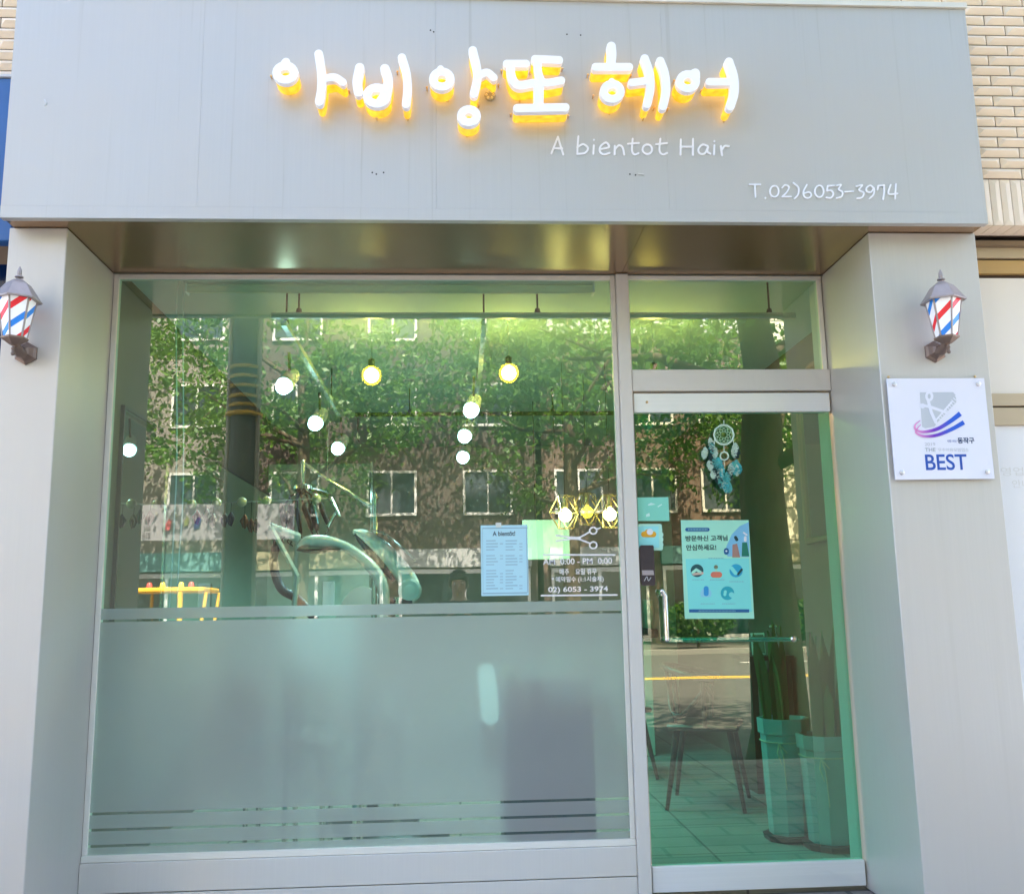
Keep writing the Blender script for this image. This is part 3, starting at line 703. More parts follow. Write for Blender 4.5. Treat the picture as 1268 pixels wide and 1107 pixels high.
for (xa, xb) in ((-2.6, -1.55), (-1.53, 1.88), (1.9, 3.3)):
    mb = MB()
    for r in range(nrow):
        z = zsol1+g+r*pitch
        if abs(xa+1.53) < .01 and z < ztop-.1: continue
        off = PX(1168+300/12.58, 9, YT).x - (tw_/2 if r % 2 else 0); k = math.floor((xa-off)/tw_); x = off+k*tw_
        while x < xb:
            if x >= xa and (x+tw_ <= xb+tw_): hip(x+g/2, x+tw_-g/2, z+g/2, z+pitch-g/2)
            x += tw_
    if xa < 1.5: mb.build('wall_tile', TILE, bld)
# a few courses over the sign cap
x = PX(1158+650/7.91, 250, YT).x-12*.0465
while x < 3.3:
    if x > 1.9: hip(x+.0015, x+.0450, zsol0+.003, zsol1, .005)
    x += .0465
mb.build('wall_tile', TILE, bld)
mb = MB(); x = PX(1158+650/7.91, 250, YT).x-12*.0465
while x < 3.3:
    if x > 1.9: mb.box(x+.0015, x+.045, YT+.005, YT+.11, zsol0+.002, zsol0+.074)
    x += .0465
mb.build('soffit_tile', TILE, bld)
MB().box(-2.7, -1.6, YT+.005, YT+.05, PX(5, 95, YT).z-.012, PX(5, 95, YT).z+.0).build('ledge', TILE, bld)

nb = thing('neighbour_shopfront', (2.7, -.3, 0), 'cream boarded front of the next shop beyond the wide pillar', 'shop front')
YN = -.30; Zn = lambda py: PX(1240, py, YN).z
NTAN = mat('tan_frame', (.52, .42, .28), .5, .1, var=.1, scale=3); NORG = mat('ochre_frame', (.52, .33, .12), .5, .1); NCR = mat('cream_board', (.80, .74, .66), .5, var=.04, scale=1.5); NWH = mat('white_board', (.80, .80, .82), .4, var=.04, scale=1.5)
x0, x1 = 2.10, 3.6
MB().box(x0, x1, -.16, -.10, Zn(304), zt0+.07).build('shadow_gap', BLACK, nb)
MB().box(x0, x1, YN-.05, YN+.04, Zn(309), Zn(303.5)).build('drip_edge', mat('brown_edge', (.22, .16, .10), .6), nb)
MB().box(x0, x1, YN-.02, YN+.03, Zn(321.6), Zn(309.3)).box(x0, x1, YN-.01, YN+.03, Zn(527), Zn(505.5)).box(x0, x1, YN-.01, YN+.03, Zn(503), Zn(488)).build('frame_rail', NTAN, nb)
MB().box(x0, x1, YN-.012, YN+.03, Zn(340), Zn(324)).build('ochre_rail', NORG, nb)
MB().box(x0, x1, YN+.012, YN+.03, Zn(324.2), Zn(321.4)).box(x0, x1, YN+.012, YN+.03, Zn(344.5), Zn(340.2)).box(x0, x1, YN+.012, YN+.03, Zn(505), Zn(503.3)).build('joint', mat('dark_joint', (.07, .045, .03), .7), nb)
MB().box(x0, x1, YN, YN+.03, Zn(487.5), Zn(344.8)).build('upper_board', NCR, nb)
MB().box(x0, x1, YN, YN+.03, .0, Zn(527.4)).build('lower_board', NWH, nb)
PALEP = mat('pale_print', (.68, .67, .66), .5)
text_px('영업시간', 1240, 578, 1300, 589, YN-.0005, .0004, PALEP, 'board_lettering', nb)
text_px('안내', 1254, 594, 1276, 604, YN-.0005, .0004, PALEP, 'board_lettering', nb)

ns = thing('neighbour_signboard', (-2.2, -.48, 2.7), 'bright blue signboard of the neighbouring shop beside the salon sign', 'signboard')
zz = PX(4, 97, -.50).z
MB().box(-2.9, fl-.012, -.50, -.44, ZS-.05, zz, b=.004).build('sign_face', mat('blue_sign_face', (.02, .11, .33), .35, var=.15), ns)
MB().box(-2.9, fl-.012, -.51, -.44, zz+.001, zz+.012).build('top_edge', mat('sign_edge', (.6, .6, .6), .5), ns)
nw = thing('neighbour_window', (-2.2, -.28, 0), 'dark navy glazed front of the neighbouring shop by the narrow pillar', 'window')
MB().box(-2.9, plo-.004, -.27, -.24, .3, ZS-.06).build('glass_pane', mat('navy_glass', (.006, .02, .09), .06, var=.3, scale=3), nw)
MB().box(-2.9, plo-.004, -.29, -.20, 0, .295).build('base_panel', FRAME, nw)

# ================================================================== SALON INTERIOR
IX0, IX1, IY1, IZ = -1.60, 2.15, 5.3, 2.80
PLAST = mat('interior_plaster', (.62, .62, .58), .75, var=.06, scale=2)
CEILM = mat('interior_ceiling', (.46, .62, .62), .8, var=.04, scale=2)
IFLOOR = brick_mat('interior_floor_tile', (.42, .41, .38), (.38, .37, .35), (.2, .2, .2), .6, .6, 1, .006, .25, 'xy', 0, .1)
struct(MB().box(IX0-.1, IX1+.1, .05, IY1+.1, -.02, .012).build('floor', IFLOOR))
struct(MB().box(IX0-.1, IX1+.1, .06, IY1+.1, IZ, IZ+.08).build('ceiling', CEILM))
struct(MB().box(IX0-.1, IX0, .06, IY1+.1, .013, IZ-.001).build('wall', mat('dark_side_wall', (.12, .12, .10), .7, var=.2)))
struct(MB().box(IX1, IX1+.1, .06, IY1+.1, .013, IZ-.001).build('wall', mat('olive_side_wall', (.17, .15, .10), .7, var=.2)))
struct(MB().box(IX0+.001, IX1-.001, IY1, IY1+.1, .013, IZ-.001).build('wall', PLAST))
struct(MB().box(IX0-.1, IX1+.1, .062, .10, 2.681, IZ-.001).build('lintel', PLAST))
struct(MB().box(XR+.004, IX1+.1, .061, .16, .013, 2.68).build('wall', PLAST))

# mirror covering the side wall
mr_ = thing('wall_mirror', (IX0+.01, 1.6, .9), 'long frameless mirror covering the salon side wall by the window', 'mirror')
MIRR = mat('mirror_silver', (.55, .62, .60), .02, 1, var=0)
MB().box(IX0+.001, IX0+.014, .40, 4.2, .75, 2.15).build('mirror_glass', MIRR, mr_)
MB().box(IX0+.001, IX0+.02, .385, .399, .735, 2.165).box(IX0+.001, IX0+.02, .385, 4.21, 2.151, 2.165).build('frame', DARK, mr_)

# roller blind, rolled up at the head of the window
a, b = PX(231, 346, .10), PX(735, 348, .10); zl_ = PX(480, 363, .10).z; zm = PX(480, 353, .10).z
rb = thing('roller_blind', ((a.x+b.x)/2, .10, zl_), 'rolled up white roller blind with thin pull cords at the head of the window', 'blind')
MB().box(a.x, b.x, .075, .135, zm+.002, min(a.z+.012, 2.676), b=.006).build('head_rail', glow_through('blind_white', (.92, .95, .92), .8, .4), rb)
r_ = (zm-zl_)/2; MB().tube([(a.x+.006, .104, zl_+r_), (b.x-.006, .104, zl_+r_)], r_, 16).build('rolled_fabric', glow_through('blind_fabric', (.86, .9, .82), .8, .7), rb, 50)
for x in (a.x+.003, b.x-.003): MB().box(x-.004, x+.004, .072, .138, zl_-.004, zm+.001, b=.002).build('end_bracket', WHITE, rb)
for pts in ([(232, 352), (219, 366), (219, 560), (214, 680), (209, 762)], [(233, 356), (227, 370), (227, 600), (221, 700), (220, 764)]):
    MB().tube([PX(x, y, .115) for x, y in smooth(pts, 4)], .0028, 6).build('pull_cord', WHITE, rb)

# lighting tracks
TRK = mat('track_metal', (.62, .65, .63), .3, .4); zt = 2.56
def track(p, q, label, rods, m):
    o = thing('light_track', p, label, 'track', 'lighting tracks under the salon ceiling')
    p, q = Vector(p), Vector(q); d = (q-p).normalized(); w = Vector((-d.y, d.x, 0))*.013
    MB().prism([p-w, p+w, p+w+Vector((0, 0, .028)), p-w+Vector((0, 0, .028))], q-p).build('rail', m, o)
    for t in rods:
        x = p.lerp(q, t); MB().tube([x+Vector((0, 0, .028)), (x.x, x.y, IZ+.0)], .005, 6).build('hanger_rod', DARK, o)
        MB().lathe([(.016, .028), (.012, .05)], x, 8).build('rod_collar', DARK, o)
t1x, t2x = PX(350, 410, .38).x, PX(600, 412, .38).x
track((t1x, .40, zt), (t1x, 3.9, zt), 'slim light track running deep into the room with three lamps, nearer the mirror', [.02, .5, .98], TRK)
track((t2x, .40, zt), (t2x, 3.9, zt), 'slim light track running deep into the room above the price list', [.02, .5, .98], TRK)
track((-.9, .38, zt+.03), (1.7, .38, zt+.03), 'front cross track running parallel to the shop window', [.05, .5, .95], TRK)
track((-.75, 2.75, zt+.03), (1.9, 2.75, zt+.03), 'black rear cross track hung on thin rods over the salon', [.15, .55, .75, .95], DARK)

BULBW = emit_mat('cool_led', (.86, .95, 1.0), 2.4); BULBY = emit_mat('warm_bulb', (1, .58, .14), 28); BULBC = emit_mat('cage_bulb', (1, .66, .25), 6)
SPOTM = mat('spot_white', (.7, .72, .70), .4)
LAMPS = []
def point(loc, col, w, r=.04, name='lamp_light', parent=None, aim=None, cone=150):
    l = bpy.data.lights.new(name, 'SPOT'); l.energy = w; l.color = col; l.shadow_soft_size = r; l.spot_size = math.radians(cone); l.spot_blend = 1.0 if cone < 40 else .7
    o = bpy.data.objects.new(name, l); COL.objects.link(o)
    if parent: o.parent = parent; o.location = Vector(loc)-wl(parent)
    else: o.location = loc
    if aim is not None: o.rotation_euler = (Vector(loc)-Vector(aim)).to_track_quat('Z', 'Y').to_euler()
def spotlamp(px, py, Y, label, r, warm=False, aim=None, w=7.5, cone=150):
    p = PX(px, py, Y); o = thing('spotlight', (p.x, p.y, zt), label, 'spotlight', 'spotlights on the salon tracks')
    up = Vector((.03, .12, .10)).normalized()
    MB().tube([p+up*.02, p+up*.15], [r*1.12, r*.95], 14).build('housing', SPOTM if not warm else DARK, o, 40)
    MB().tube([p+up*.10, (p.x+.02, p.y+.03, zt)], .008, 6).build('stem', DARK, o)
    MB().sphere(p, r, 16).build('bulb', BULBY if warm else BULBW, o, 60)
    point(p+Vector((0, -.09, -.06)), (1, .72, .35) if warm else (.88, .96, 1), .5 if warm else w, .05, 'bulb_light', o, aim, cone)
spotlamp(351, 479, .85, 'cool white spotlight on the side track, nearest the window', .042, aim=PX(398, 780, .0), w=22, cone=15)
spotlamp(390, 525, 1.8, 'cool white spotlight in the middle of the side track', .044)
spotlamp(418, 556, 2.6, 'cool white spotlight at the far end of the side track', .044)
spotlamp(583, 509, 1.4, 'cool white spotlight highest on the central track', .044)
spotlamp(575, 541, 2.2, 'cool white spotlight second down the central track', .044)
spotlamp(573, 567, 3.0, 'cool white spotlight lowest and farthest on the central track', .045)
HALO = bpy.data.materials.new('amber_halo_shell'); HALO.use_nodes = True; _t = HALO.node_tree
for _n in list(_t.nodes): _t.nodes.remove(_n)
_o = _t.nodes.new('ShaderNodeOutputMaterial'); _a = _t.nodes.new('ShaderNodeBsdfTransparent'); _b = _t.nodes.new('ShaderNodeBsdfTranslucent'); _m = _t.nodes.new('ShaderNodeMixShader')
_b.inputs[0].default_value = (1, .62, .12, 1); _a.inputs[0].default_value = (1, .93, .75, 1); _m.inputs[0].default_value = .07
_t.links.new(_a.outputs[0], _m.inputs[1]); _t.links.new(_b.outputs[0], _m.inputs[2]); _t.links.new(_m.outputs[0], _o.inputs[0])
def globe(px, py, Y, label, r):
    p = PX(px, py, Y); o = thing('globe_lamp', (p.x, p.y, IZ), label, 'lamp', 'warm globe lamps under the ceiling')
    MB().tube([(p.x, p.y, p.z+r*.9), (p.x, p.y, IZ)], .0016, 6).build('cord', TRK, o)
    MB().lathe([(.016, r*.85), (.019, r*.9), (.019, r+.04), (.008, r+.05)], p, 12).build('socket', DARK, o, 40)
    MB().sphere(p, r*.82, 20).build('bulb', BULBY, o, 60); MB().sphere(p, r*1.12, 24).build('halo_shell', HALO, o, 60)  # outer shell added to stand in for the soft halo round the bulb
    point(p+Vector((0, -.10, -.04)), (1, .72, .35), .4, .05, 'bulb_light', o)
globe(460, 465, 1.1, 'glowing warm globe lamp nearer the side mirror', .050)
globe(630, 462, 1.1, 'glowing warm globe lamp above the price list', .050)
globe(810, 470, 1.1, 'glowing warm globe lamp mostly hidden behind the door cross bar', .050)

# geometric cage pendants
GOLD = mat('gold_wire', (.75, .55, .25), .3, .8)
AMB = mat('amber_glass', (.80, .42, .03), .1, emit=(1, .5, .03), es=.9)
def cage(px, py, Y, label, lit):
    p = PX(px, py, Y); o = thing('cage_pendant', (p.x, p.y, IZ), label, 'pendant lamp', 'wire cage pendant lamps')
    R = .105
    top = [p+Vector((math.cos(k*1.2566)*R*.55, math.sin(k*1.2566)*R*.55, .125)) for k in range(5)]
    mid = [p+Vector((math.cos(k*1.2566+.6)*R, math.sin(k*1.2566+.6)*R, .02)) for k in range(5)]
    bot = [p+Vector((math.cos(k*1.2566)*R*.5, math.sin(k*1.2566)*R*.5, -.085)) for k in range(5)]
    mb = MB()
    for k in range(5):
        j = (k+1) % 5
        for a, b in ((top[k], top[j]), (mid[k], mid[j]), (bot[k], bot[j]), (top[k], mid[k]), (top[j], mid[k]), (mid[k], bot[k]), (mid[k], bot[j])): mb.tube([a, b], .0028, 5)
    mb.build('wire_cage', GOLD, o)
    MB().tube([p+Vector((0, 0, .125)), (p.x, p.y, IZ)], .002, 5).build('cord', DARK, o)
    MB().lathe([(.012, .045), (.018, .05), (.018, .12), (.008, .127)], p, 10).build('socket', GOLD, o, 40)
    MB().sphere(p, .043, 16).build('bulb', BULBC if lit else AMB, o, 60)
    if lit: point(p+Vector((0, -.13, -.02)), (1, .72, .35), .8, .05, 'bulb_light', o)
cage(700, 638, 2.0, 'lit gold wire cage pendant nearest the price list', True)
cage(727, 634, 2.35, 'amber bulb in a gold wire cage between two lit ones', False)
cage(755, 637, 2.0, 'lit gold wire cage pendant beside the door post', True)

# string of cream globes with hair clips hanging from its rail
g0, g1 = PX(190, 626, 1.25), PX(405, 617, 1.25)
gr = thing('globe_rail', g0, 'thin rail of cream wooden globes inside the window with hair clips hung below', 'rail')
MB().tube([g0, g1], .004, 6).build('rail', CHROME, gr)
for e_ in (g0, g1): MB().tube([e_, (e_.x, e_.y, IZ)], .0018, 5).build('hanging_wire', CHROME, gr)
CREAM = mat('cream_globe', (.80, .70, .45), .4, var=.08)
for px in (206, 237, 268, 299, 330, 392): MB().sphere(g0.lerp(g1, (px-190)/215.), .027, 16).build('globe', CREAM, gr, 60)
CL = [(244, 640, (.35, .05, .06)), (256, 638, (.02, .10, .06)), (264, 644, (.10, .12, .04)), (278, 643, (.01, .02, .04)), (286, 642, (.01, .02, .04)), (303, 645, (.25, .08, .04)), (311, 650, (.28, .10, .06)), (317, 650, (.02, .02, .02)), (355, 640, (.02, .02, .02))]
for i, (px, py, c_) in enumerate(CL):
    p = PX(px, py, 1.25); t_ = g0.lerp(g1, (px-190)/215.)
    o = thing('hair_clip', (t_.x, t_.y-.004, t_.z), ['red and white sectioning clip', 'slim green sectioning clip', 'curved olive banana clip', 'navy claw clip', 'small navy claw clip', 'brown hooked clip', 'rust red hooked clip', 'small black hooked clip', 'black clip'][i]+' hanging from the globe rail', 'hair clip', 'hair clips on the globe rail')
    m_ = mat('clip_plastic_%d' % i, c_, .35)
    MB().tube([t_, p+Vector((0, -.004, .03))], .0015, 5).build('cord', BLACK, o)
    mb = MB(); mb.tube([p+Vector((0, -.004, .035)), p+Vector((.010, -.006, .0)), p+Vector((.004, -.008, -.045))], [.006, .014, .004], 8); mb.build('jaw', m_, o, 50)
    MB().tube([p+Vector((0, -.004, .03)), p+Vector((-.016, -.006, .0)), p+Vector((-.004, -.008, -.04))], [.005, .011, .004], 8).build('jaw', m_, o, 50)

# digital perm machine: chrome arm with a bundle of hanging irons
pm = thing('perm_machine', PX(480, 1000, 1.45), 'chrome armed perm machine with a bundle of black irons hanging from it', 'salon machine')
Yp = 1.45; G = lambda x, y, d=0: PX(290+x/5.537, 560+y/5.537, Yp+d)
MB().tube([G(472, 70), G(640, 190), G(800, 280)], .010, 10).build('upper_arm', CHROME, pm, 50)
MB().tube([G(800, 285), G(925, 365), G(955, 360), G(965, 270)], [.012, .018, .016, .012], 10).build('elbow', CHROME, pm, 50)
p = G(965, 300); MB().tube([p, (p.x, p.y, .10)], .016, 10).build('stand_pole', CHROME, pm, 50)
MB().lathe([(.26, .0), (.26, .03), (.05, .06), (.03, .1)], (p.x, p.y, .014), 20).build('stand_base', DARK, pm, 40)
p = G(472, 70); MB().tube([p+Vector((0, 0, .012)), G(474, 225)], .014, 10).sphere(p, .016, 10).build('drop_tube', CHROME, pm, 50)
p = G(472, 245); MB().lathe([(.020, .025), (.052, .012), (.055, -.008), (.030, -.02)], p, 16).build('iron_carrier', CHROME, pm, 40)
rr = random.Random(3)
for k in range(9):
    a = k*.7; s0 = p+Vector((math.cos(a)*.045, math.sin(a)*.045, -.01)); x_ = (k-4)*.022
    e0 = Vector((p.x+x_*1.25+rr.uniform(-.02, .02), p.y+math.sin(a)*.06, p.z-.09-rr.uniform(0, .05))); e1 = e0+Vector((.022+rr.uniform(-.03, .03), 0, -.11))
    mb = MB().tube([s0, (s0+e0)/2+Vector((x_*.3, 0, .02)), e0], .006, 6).tube([e0+Vector((-.004, 0, .03)), e0, e1, e1+Vector((.004, 0, -.02))], [.010, .017, .013, .006], 8)
    o = mb.build('curling_iron', BLACK, pm, 50)
    if k in (2, 4, 7): MB().tube([e0+Vector((.012, -.015, .02)), e1+Vector((.008, -.014, .02))], .006, 6).build('heating_plate', CHROME, o, 50)
    pts = [e1+Vector((0, 0, -.02)), e1+Vector((.012, 0, -.05)), e1+Vector((-.008, 0, -.075)), e1+Vector((.006, 0, -.095))]
    MB().tube([Vector(q) for q in smooth([tuple(q) for q in pts], 4)], .003, 5).build('coiled_lead', BLACK, o)
p = G(660, 310); e0, e1 = G(660, 315, -.04), G(720, 440, -.04)
MB().tube([G(540, 260, 0), G(620, 280, -.03), G(655, 300, -.04)], .012, 8).build('bracket', BLACK, pm, 50)
MB().tube([e0, e1], [.015, .010], 8).tube([G(690, 420, -.03), G(640, 510, -.03)], [.014, .017], 8).build('curling_iron', CHROME, pm, 50)
MB().tube([Vector(q) for q in smooth([tuple(G(300, 600, .1)), tuple(G(270, 760, .1)), tuple(G(320, 930, .1)), tuple(G(440, 1010, .1)), tuple(G(560, 1150, .1))], 6)], .026, 10).build('supply_hose', mat('hose_navy', (.01, .035, .07), .35), pm, 50)

# hood dryer with two sweeping arms
HD = mat('pearl_teal_plastic', (.90, .96, .97), .2, .05, var=.06); HDK = mat('dark_teal_plastic', (.02, .07, .09), .2)
Yh = .95; H = lambda x, y, d=0: PX(360+x/7.044, 640+y/7.042, Yh+d)
hd = thing('hood_dryer', PX(480, 1000, Yh), 'pearly teal hair dryer machine with two sweeping curved arms', 'salon machine')
def band(pts, ws, dpt, m, name, d0=0.):
    c_ = smooth(pts, 6); w_ = smooth([(w, 0) for w in ws], 6) if len(ws) > 2 else None; n = len(c_); mb = MB(); R_ = []
    K = 10
    for i in range(n):
        a_, b_ = c_[max(0, i-1)], c_[min(n-1, i+1)]; l = math.hypot(b_[0]-a_[0], b_[1]-a_[1]); nx, ny = -(b_[1]-a_[1])/l, (b_[0]-a_[0])/l; w = w_[i][0]
        for k in range(K):
            t = 2*math.pi*k/K; R_.append(H(c_[i][0]+nx*w*math.cos(t), c_[i][1]+ny*w*math.cos(t), d0+dpt*math.sin(t)))
    fs = [(i*K+k, i*K+(k+1) % K, (i+1)*K+(k+1) % K, (i+1)*K+k) for i in range(n-1) for k in range(K)]
    fs += [tuple(range(K)), tuple((n-1)*K+k for k in range(K))]
    mb.add(R_, fs); return mb.build(name, m, hd, 60)
band([(60, 260), (150, 215), (290, 215), (420, 235), (560, 310), (700, 430), (790, 570), (815, 700), (818, 800)], [20, 50, 55, 42, 46, 54, 56, 50, 48], .055, HD, 'front_arm')
band([(50, 290), (200, 300), (330, 292), (430, 288)], [10, 22, 20, 8], .05, HDK, 'heater_pad', -.01)
band([(545, 120), (640, 170), (780, 280), (900, 410), (1000, 520), (1040, 610), (1040, 660)], [14, 62, 88, 86, 84, 88, 60], .06, HD, 'rear_arm', .10)
band([(560, 150), (680, 280), (800, 420), (900, 560)], [18, 40, 42, 16], .04, HDK, 'rear_heater', .09)
band([(690, 105), (820, 150), (960, 260), (1100, 390)], [5, 10, 12, 5], .05, mat('smoke_visor', (.10, .16, .16), .1, trans=.3), 'visor', .09)
q = H(1038, 640, .03); MB().lathe([(.062, 0), (.062, .03), (.05, .04)], (q.x, q.y+.04, q.z), 22, ax='y').lathe([(.03, .041), (.03, .05), (.016, .054)], (q.x, q.y+.04, q.z), 18, ax='y').build('pivot_disc', HD, hd, 40)
q = H(930, 700, .05); MB().tube([q, (q.x, q.y, .1)], .02, 10).build('stand_pole', CHROME, hd, 50)
MB().lathe([(.27, 0), (.27, .03), (.06, .07), (.03, .1)], (q.x, q.y, .014), 20).build('stand_base', DARK, hd, 40)
MB().tube([q+Vector((-.10, 0, -.02)), q+Vector((.08, 0, -.02))], .018, 8).build('cross_bar', HDK, hd)

# white folded task lamp
tl = thing('task_lamp', PX(366, 1000, .8), 'white angled lamp arm folded in a bent line behind the glass', 'lamp')
J = lambda x, y, d=0: PX(290+x/5.537, 560+y/5.537, .8+d)
mb = MB(); pts = [J(245, 500), J(435, 850), J(412, 1040), J(412, 1500)]
for a_, b_ in zip(pts[:-1], pts[1:]): mb.tube([a_, b_], .013, 4)
mb.build('arm', mat('lamp_white', (.82, .86, .82), .3), tl)
q = pts[0]; MB().tube([q, J(430, 585, .15)], [.014, .03], 8).build('lamp_head', mat('lamp_head_grey', (.6, .63, .6), .4), tl, 50)
MB().lathe([(.11, 0), (.11, .02), (.02, .04)], (pts[3].x, pts[3].y, .56), 18).build('lamp_base', WHITE, tl, 40)
tb = thing('side_table', (pts[3].x, .8, 0), 'small white side table carrying the folded lamp, hidden behind frosting', 'table')
MB().box(pts[3].x-.22, pts[3].x+.2, .62, .98, .53, .558, b=.006).build('table_top', WHITE, tb)
for sx in (-.19, .17):
    for sy in (.65, .95): MB().tube([(pts[3].x+sx, sy, .013), (pts[3].x+sx, sy, .53)], .012, 8).build('leg', CHROME, tb)

# pale panels and shelves at the back
TEALP = mat('pale_teal_panel', (.48, .60, .53), .6, var=.05)
pn = thing('partition_panel', (0, 4.6, 0), 'tall pale teal partition panel standing behind the perm machine', 'partition')
a, b = PX(312, 575, 3.9), PX(459, 575, 3.9)
MB().box(a.x, b.x, 3.9, 3.95, .013, a.z, b=.004).build('panel', TEALP, pn)
MB().box(b.x+.001, b.x+.02, 3.89, 3.96, .013, a.z+.01).build('edge_post', CHROME, pn)
q = PX(407, 735, 3.9); MB().box(q.x-.05, q.x+.05, 3.885, 3.899, q.z-.1, q.z+.1, b=.003).build('switch_plate', WHITE, pn)
pb = thing('pale_board', PX(676, 668, 3.2), 'pale green blank panel with added glow hung behind the scissors lettering', 'board')
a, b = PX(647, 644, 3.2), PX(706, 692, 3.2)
MB().box(a.x, b.x, 3.2, 3.23, b.z, a.z, b=.003).build('board', mat('board_added_glow', (.70, .80, .58), .5, emit=(.75, .95, .55), es=.10), pb)  # brightness of the blank board put in as a glow of its own
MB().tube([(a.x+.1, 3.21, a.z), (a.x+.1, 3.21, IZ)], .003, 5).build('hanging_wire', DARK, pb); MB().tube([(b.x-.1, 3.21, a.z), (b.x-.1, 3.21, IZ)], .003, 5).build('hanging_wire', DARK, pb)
sc_ = thing('salon_chair', PZ(452, 900, .013), 'grey salon chair whose rounded back shows above the frosting', 'chair')
q = PX(452, 742, 2.4); s0 = Vector((q.x, 2.4, 0)); GF = mat('grey_vinyl', (.40, .40, .40), .45)
MB().box(s0.x-.24, s0.x+.24, 2.2, 2.7, .46, .58, b=.04).build('seat', GF, sc_, 50)
mb = MB(); mb.prism([(s0.x+.2*math.cos(t)*1, 2.2, .62+.30+(.42*math.sin(t) if math.sin(t) > 0 else .30*math.sin(t))) for t in [k*math.pi/14 for k in range(28)]], (0, .09, 0)); mb.build('backrest', GF, sc_, 40)
for sx in (-.28, .28): MB().box(s0.x+sx-.03, s0.x+sx+.03, 2.25, 2.65, .72, .77, b=.01).box(s0.x+sx-.02, s0.x+sx+.02, 2.42, 2.48, .52, .72).build('armrest', BLACK, sc_)
MB().lathe([(.27, .013), (.27, .03), (.04, .06), (.04, .46)], (s0.x, 2.45, 0), 20).build('pedestal', CHROME, sc_, 40)

# things blurred behind the frosted film
cb = thing('low_cabinet', PX(675, 1040, .30), 'dark slate low cabinet seen as a blur behind the frosted glass', 'cabinet')
a, b = PX(622, 842, .10), PX(733, 842, .10); SLATE = mat('slate_laminate', (.06, .09, .10), .5)
MB().box(a.x, b.x, .10, .50, .08, a.z-.02, b=.004).build('carcass', SLATE, cb); MB().box(a.x-.01, b.x+.01, .09, .51, a.z-.019, a.z, b=.004).build('cabinet_top', SLATE, cb)
MB().box(a.x+.02, b.x-.02, .12, .48, .013, .079).build('plinth', BLACK, cb)
for sx, w_ in ((a.x+.005, 0), ((a.x+b.x)/2+.003, 1)): MB().box(sx, sx+(b.x-a.x)/2-.01, .085, .099, .12, a.z-.05, b=.003).build('door', mat('slate_door', (.07, .10, .115), .45), cb)
TOW = glow_through('white_towel', (.9, .95, .96), .65, .8); TRN = glow_through('white_translucent_plastic', (.88, .95, .95), .65, .4)
tw2 = thing('added_glow_tube', PX(602, 850, .05), 'added glowing white tube making the bright blur beside the cabinet', 'lamp')
a1, b1 = PX(592, 836, .05), PX(614, 890, .05); xm_ = (a1.x+b1.x)/2+.012; TUBE = emit_mat('tube_glow', (.9, 1, 1), .19)  # made-up glowing tube, added for the bright blur seen through the film
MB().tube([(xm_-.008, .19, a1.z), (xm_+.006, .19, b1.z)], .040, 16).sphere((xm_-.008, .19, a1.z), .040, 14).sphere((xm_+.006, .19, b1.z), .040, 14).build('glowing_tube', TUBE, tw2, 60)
q = PX(631, 812, .06); MB().tube([(xm_+.02, .15, a1.z+.012), (q.x-.02, .15, a1.z+.02), (q.x, .16, a1.z+.03)], [.016, .014, .01], 10).build('glow_tube_arm', TRN, tw2, 50)
MB().tube([(q.x, .16, a1.z+.03), (q.x, .16, PX(677, 842, .10).z)], .010, 10).build('glow_tube_stem', WHITE, tw2)
bt = thing('white_bottle', PX(657, 842, .09), 'white pump bottle on the slate cabinet, blurred by the frosting', 'bottle')
zc_ = PX(677, 842, .10).z; q = PX(657, 842, .12)
MB().lathe([(.026, .001), (.028, .01), (.028, .06), (.012, .075), (.012, .085)], (q.x, .12, zc_), 14).build('bottle_body', TRN, bt, 40); MB().lathe([(.006, .0855), (.006, .11), (.016, .112), (.016, .118)], (q.x, .12, zc_), 10).build('pump', WHITE, bt, 40)
q = PX(632, 842, .14); yb = thing('yellow_jar', (q.x, .14, zc_), 'yellow capped jar beside the white pump bottle, blurred by frosting', 'jar')
MB().lathe([(.03, .001), (.032, .01), (.032, .07), (.026, .08)], (q.x, .14, zc_), 14).build('jar_body', mat('jar_yellow', (.75, .55, .12), .4), yb, 40); MB().lathe([(.03, .081), (.03, .10)], (q.x, .14, zc_), 14).build('jar_lid', WHITE, yb, 40)

wt_ = thing('glow_trolley', PX(398, 850, .3), 'made-up white trolley added for the pale glow behind the frosting', 'trolley')
a, b = PX(352, 772, .22), PX(446, 850, .22)  # trolley added to brighten the film here, translucent to pass lamp light
MB().box(a.x, b.x, .22, .52, a.z-.03, a.z, b=.008).build('tray', TRN, wt_); MB().box(a.x+.02, b.x-.02, .20, .50, b.z, a.z-.035, b=.01).build('drawer_unit', TRN, wt_)
for x in (a.x+.02, b.x-.02):
    for y in (.24, .50): MB().tube([(x, y, .06), (x, y, b.z)], .012, 8).build('leg', CHROME, wt_); MB().sphere((x, y, .042), .028, 10).build('caster', BLACK, wt_, 60)

# price list
pl_ = thing('price_list', PX(625, 737, .024), 'pale blue framed price sheet taped inside the window beside the hours', 'notice')
a, b, cc_ = PX(595, 651, .022), PX(655.5, 737, .022), PX(655, 651, .022)
PAP = mat('pale_blue_paper', (.48, .76, .86), .6, var=.02); INK = mat('faded_blue_ink', (.30, .48, .58), .6)
MB().box(a.x, b.x-.004, .0031, .0052, b.z, a.z).build('sheet', PAP, pl_)
def rect_px(mb, x0, y0, x1, y1, Y, d=.0005):
    a, b = PX(x0, y0, Y), PX(x1, y1, Y); mb.box(a.x, b.x, Y, Y+d, b.z, a.z)
mb = MB(); T = .0025
for (x0, y0, x1, y1) in ((597.5, 653.5, 653, 654.1), (597.5, 734, 653, 734.6)): rect_px(mb, x0, y0, x1, y1, T)
for x in (597.5, 652.4): rect_px(mb, x, 654.5, x+.6, 733.5, T)
mb.build('border_line', INK, pl_)
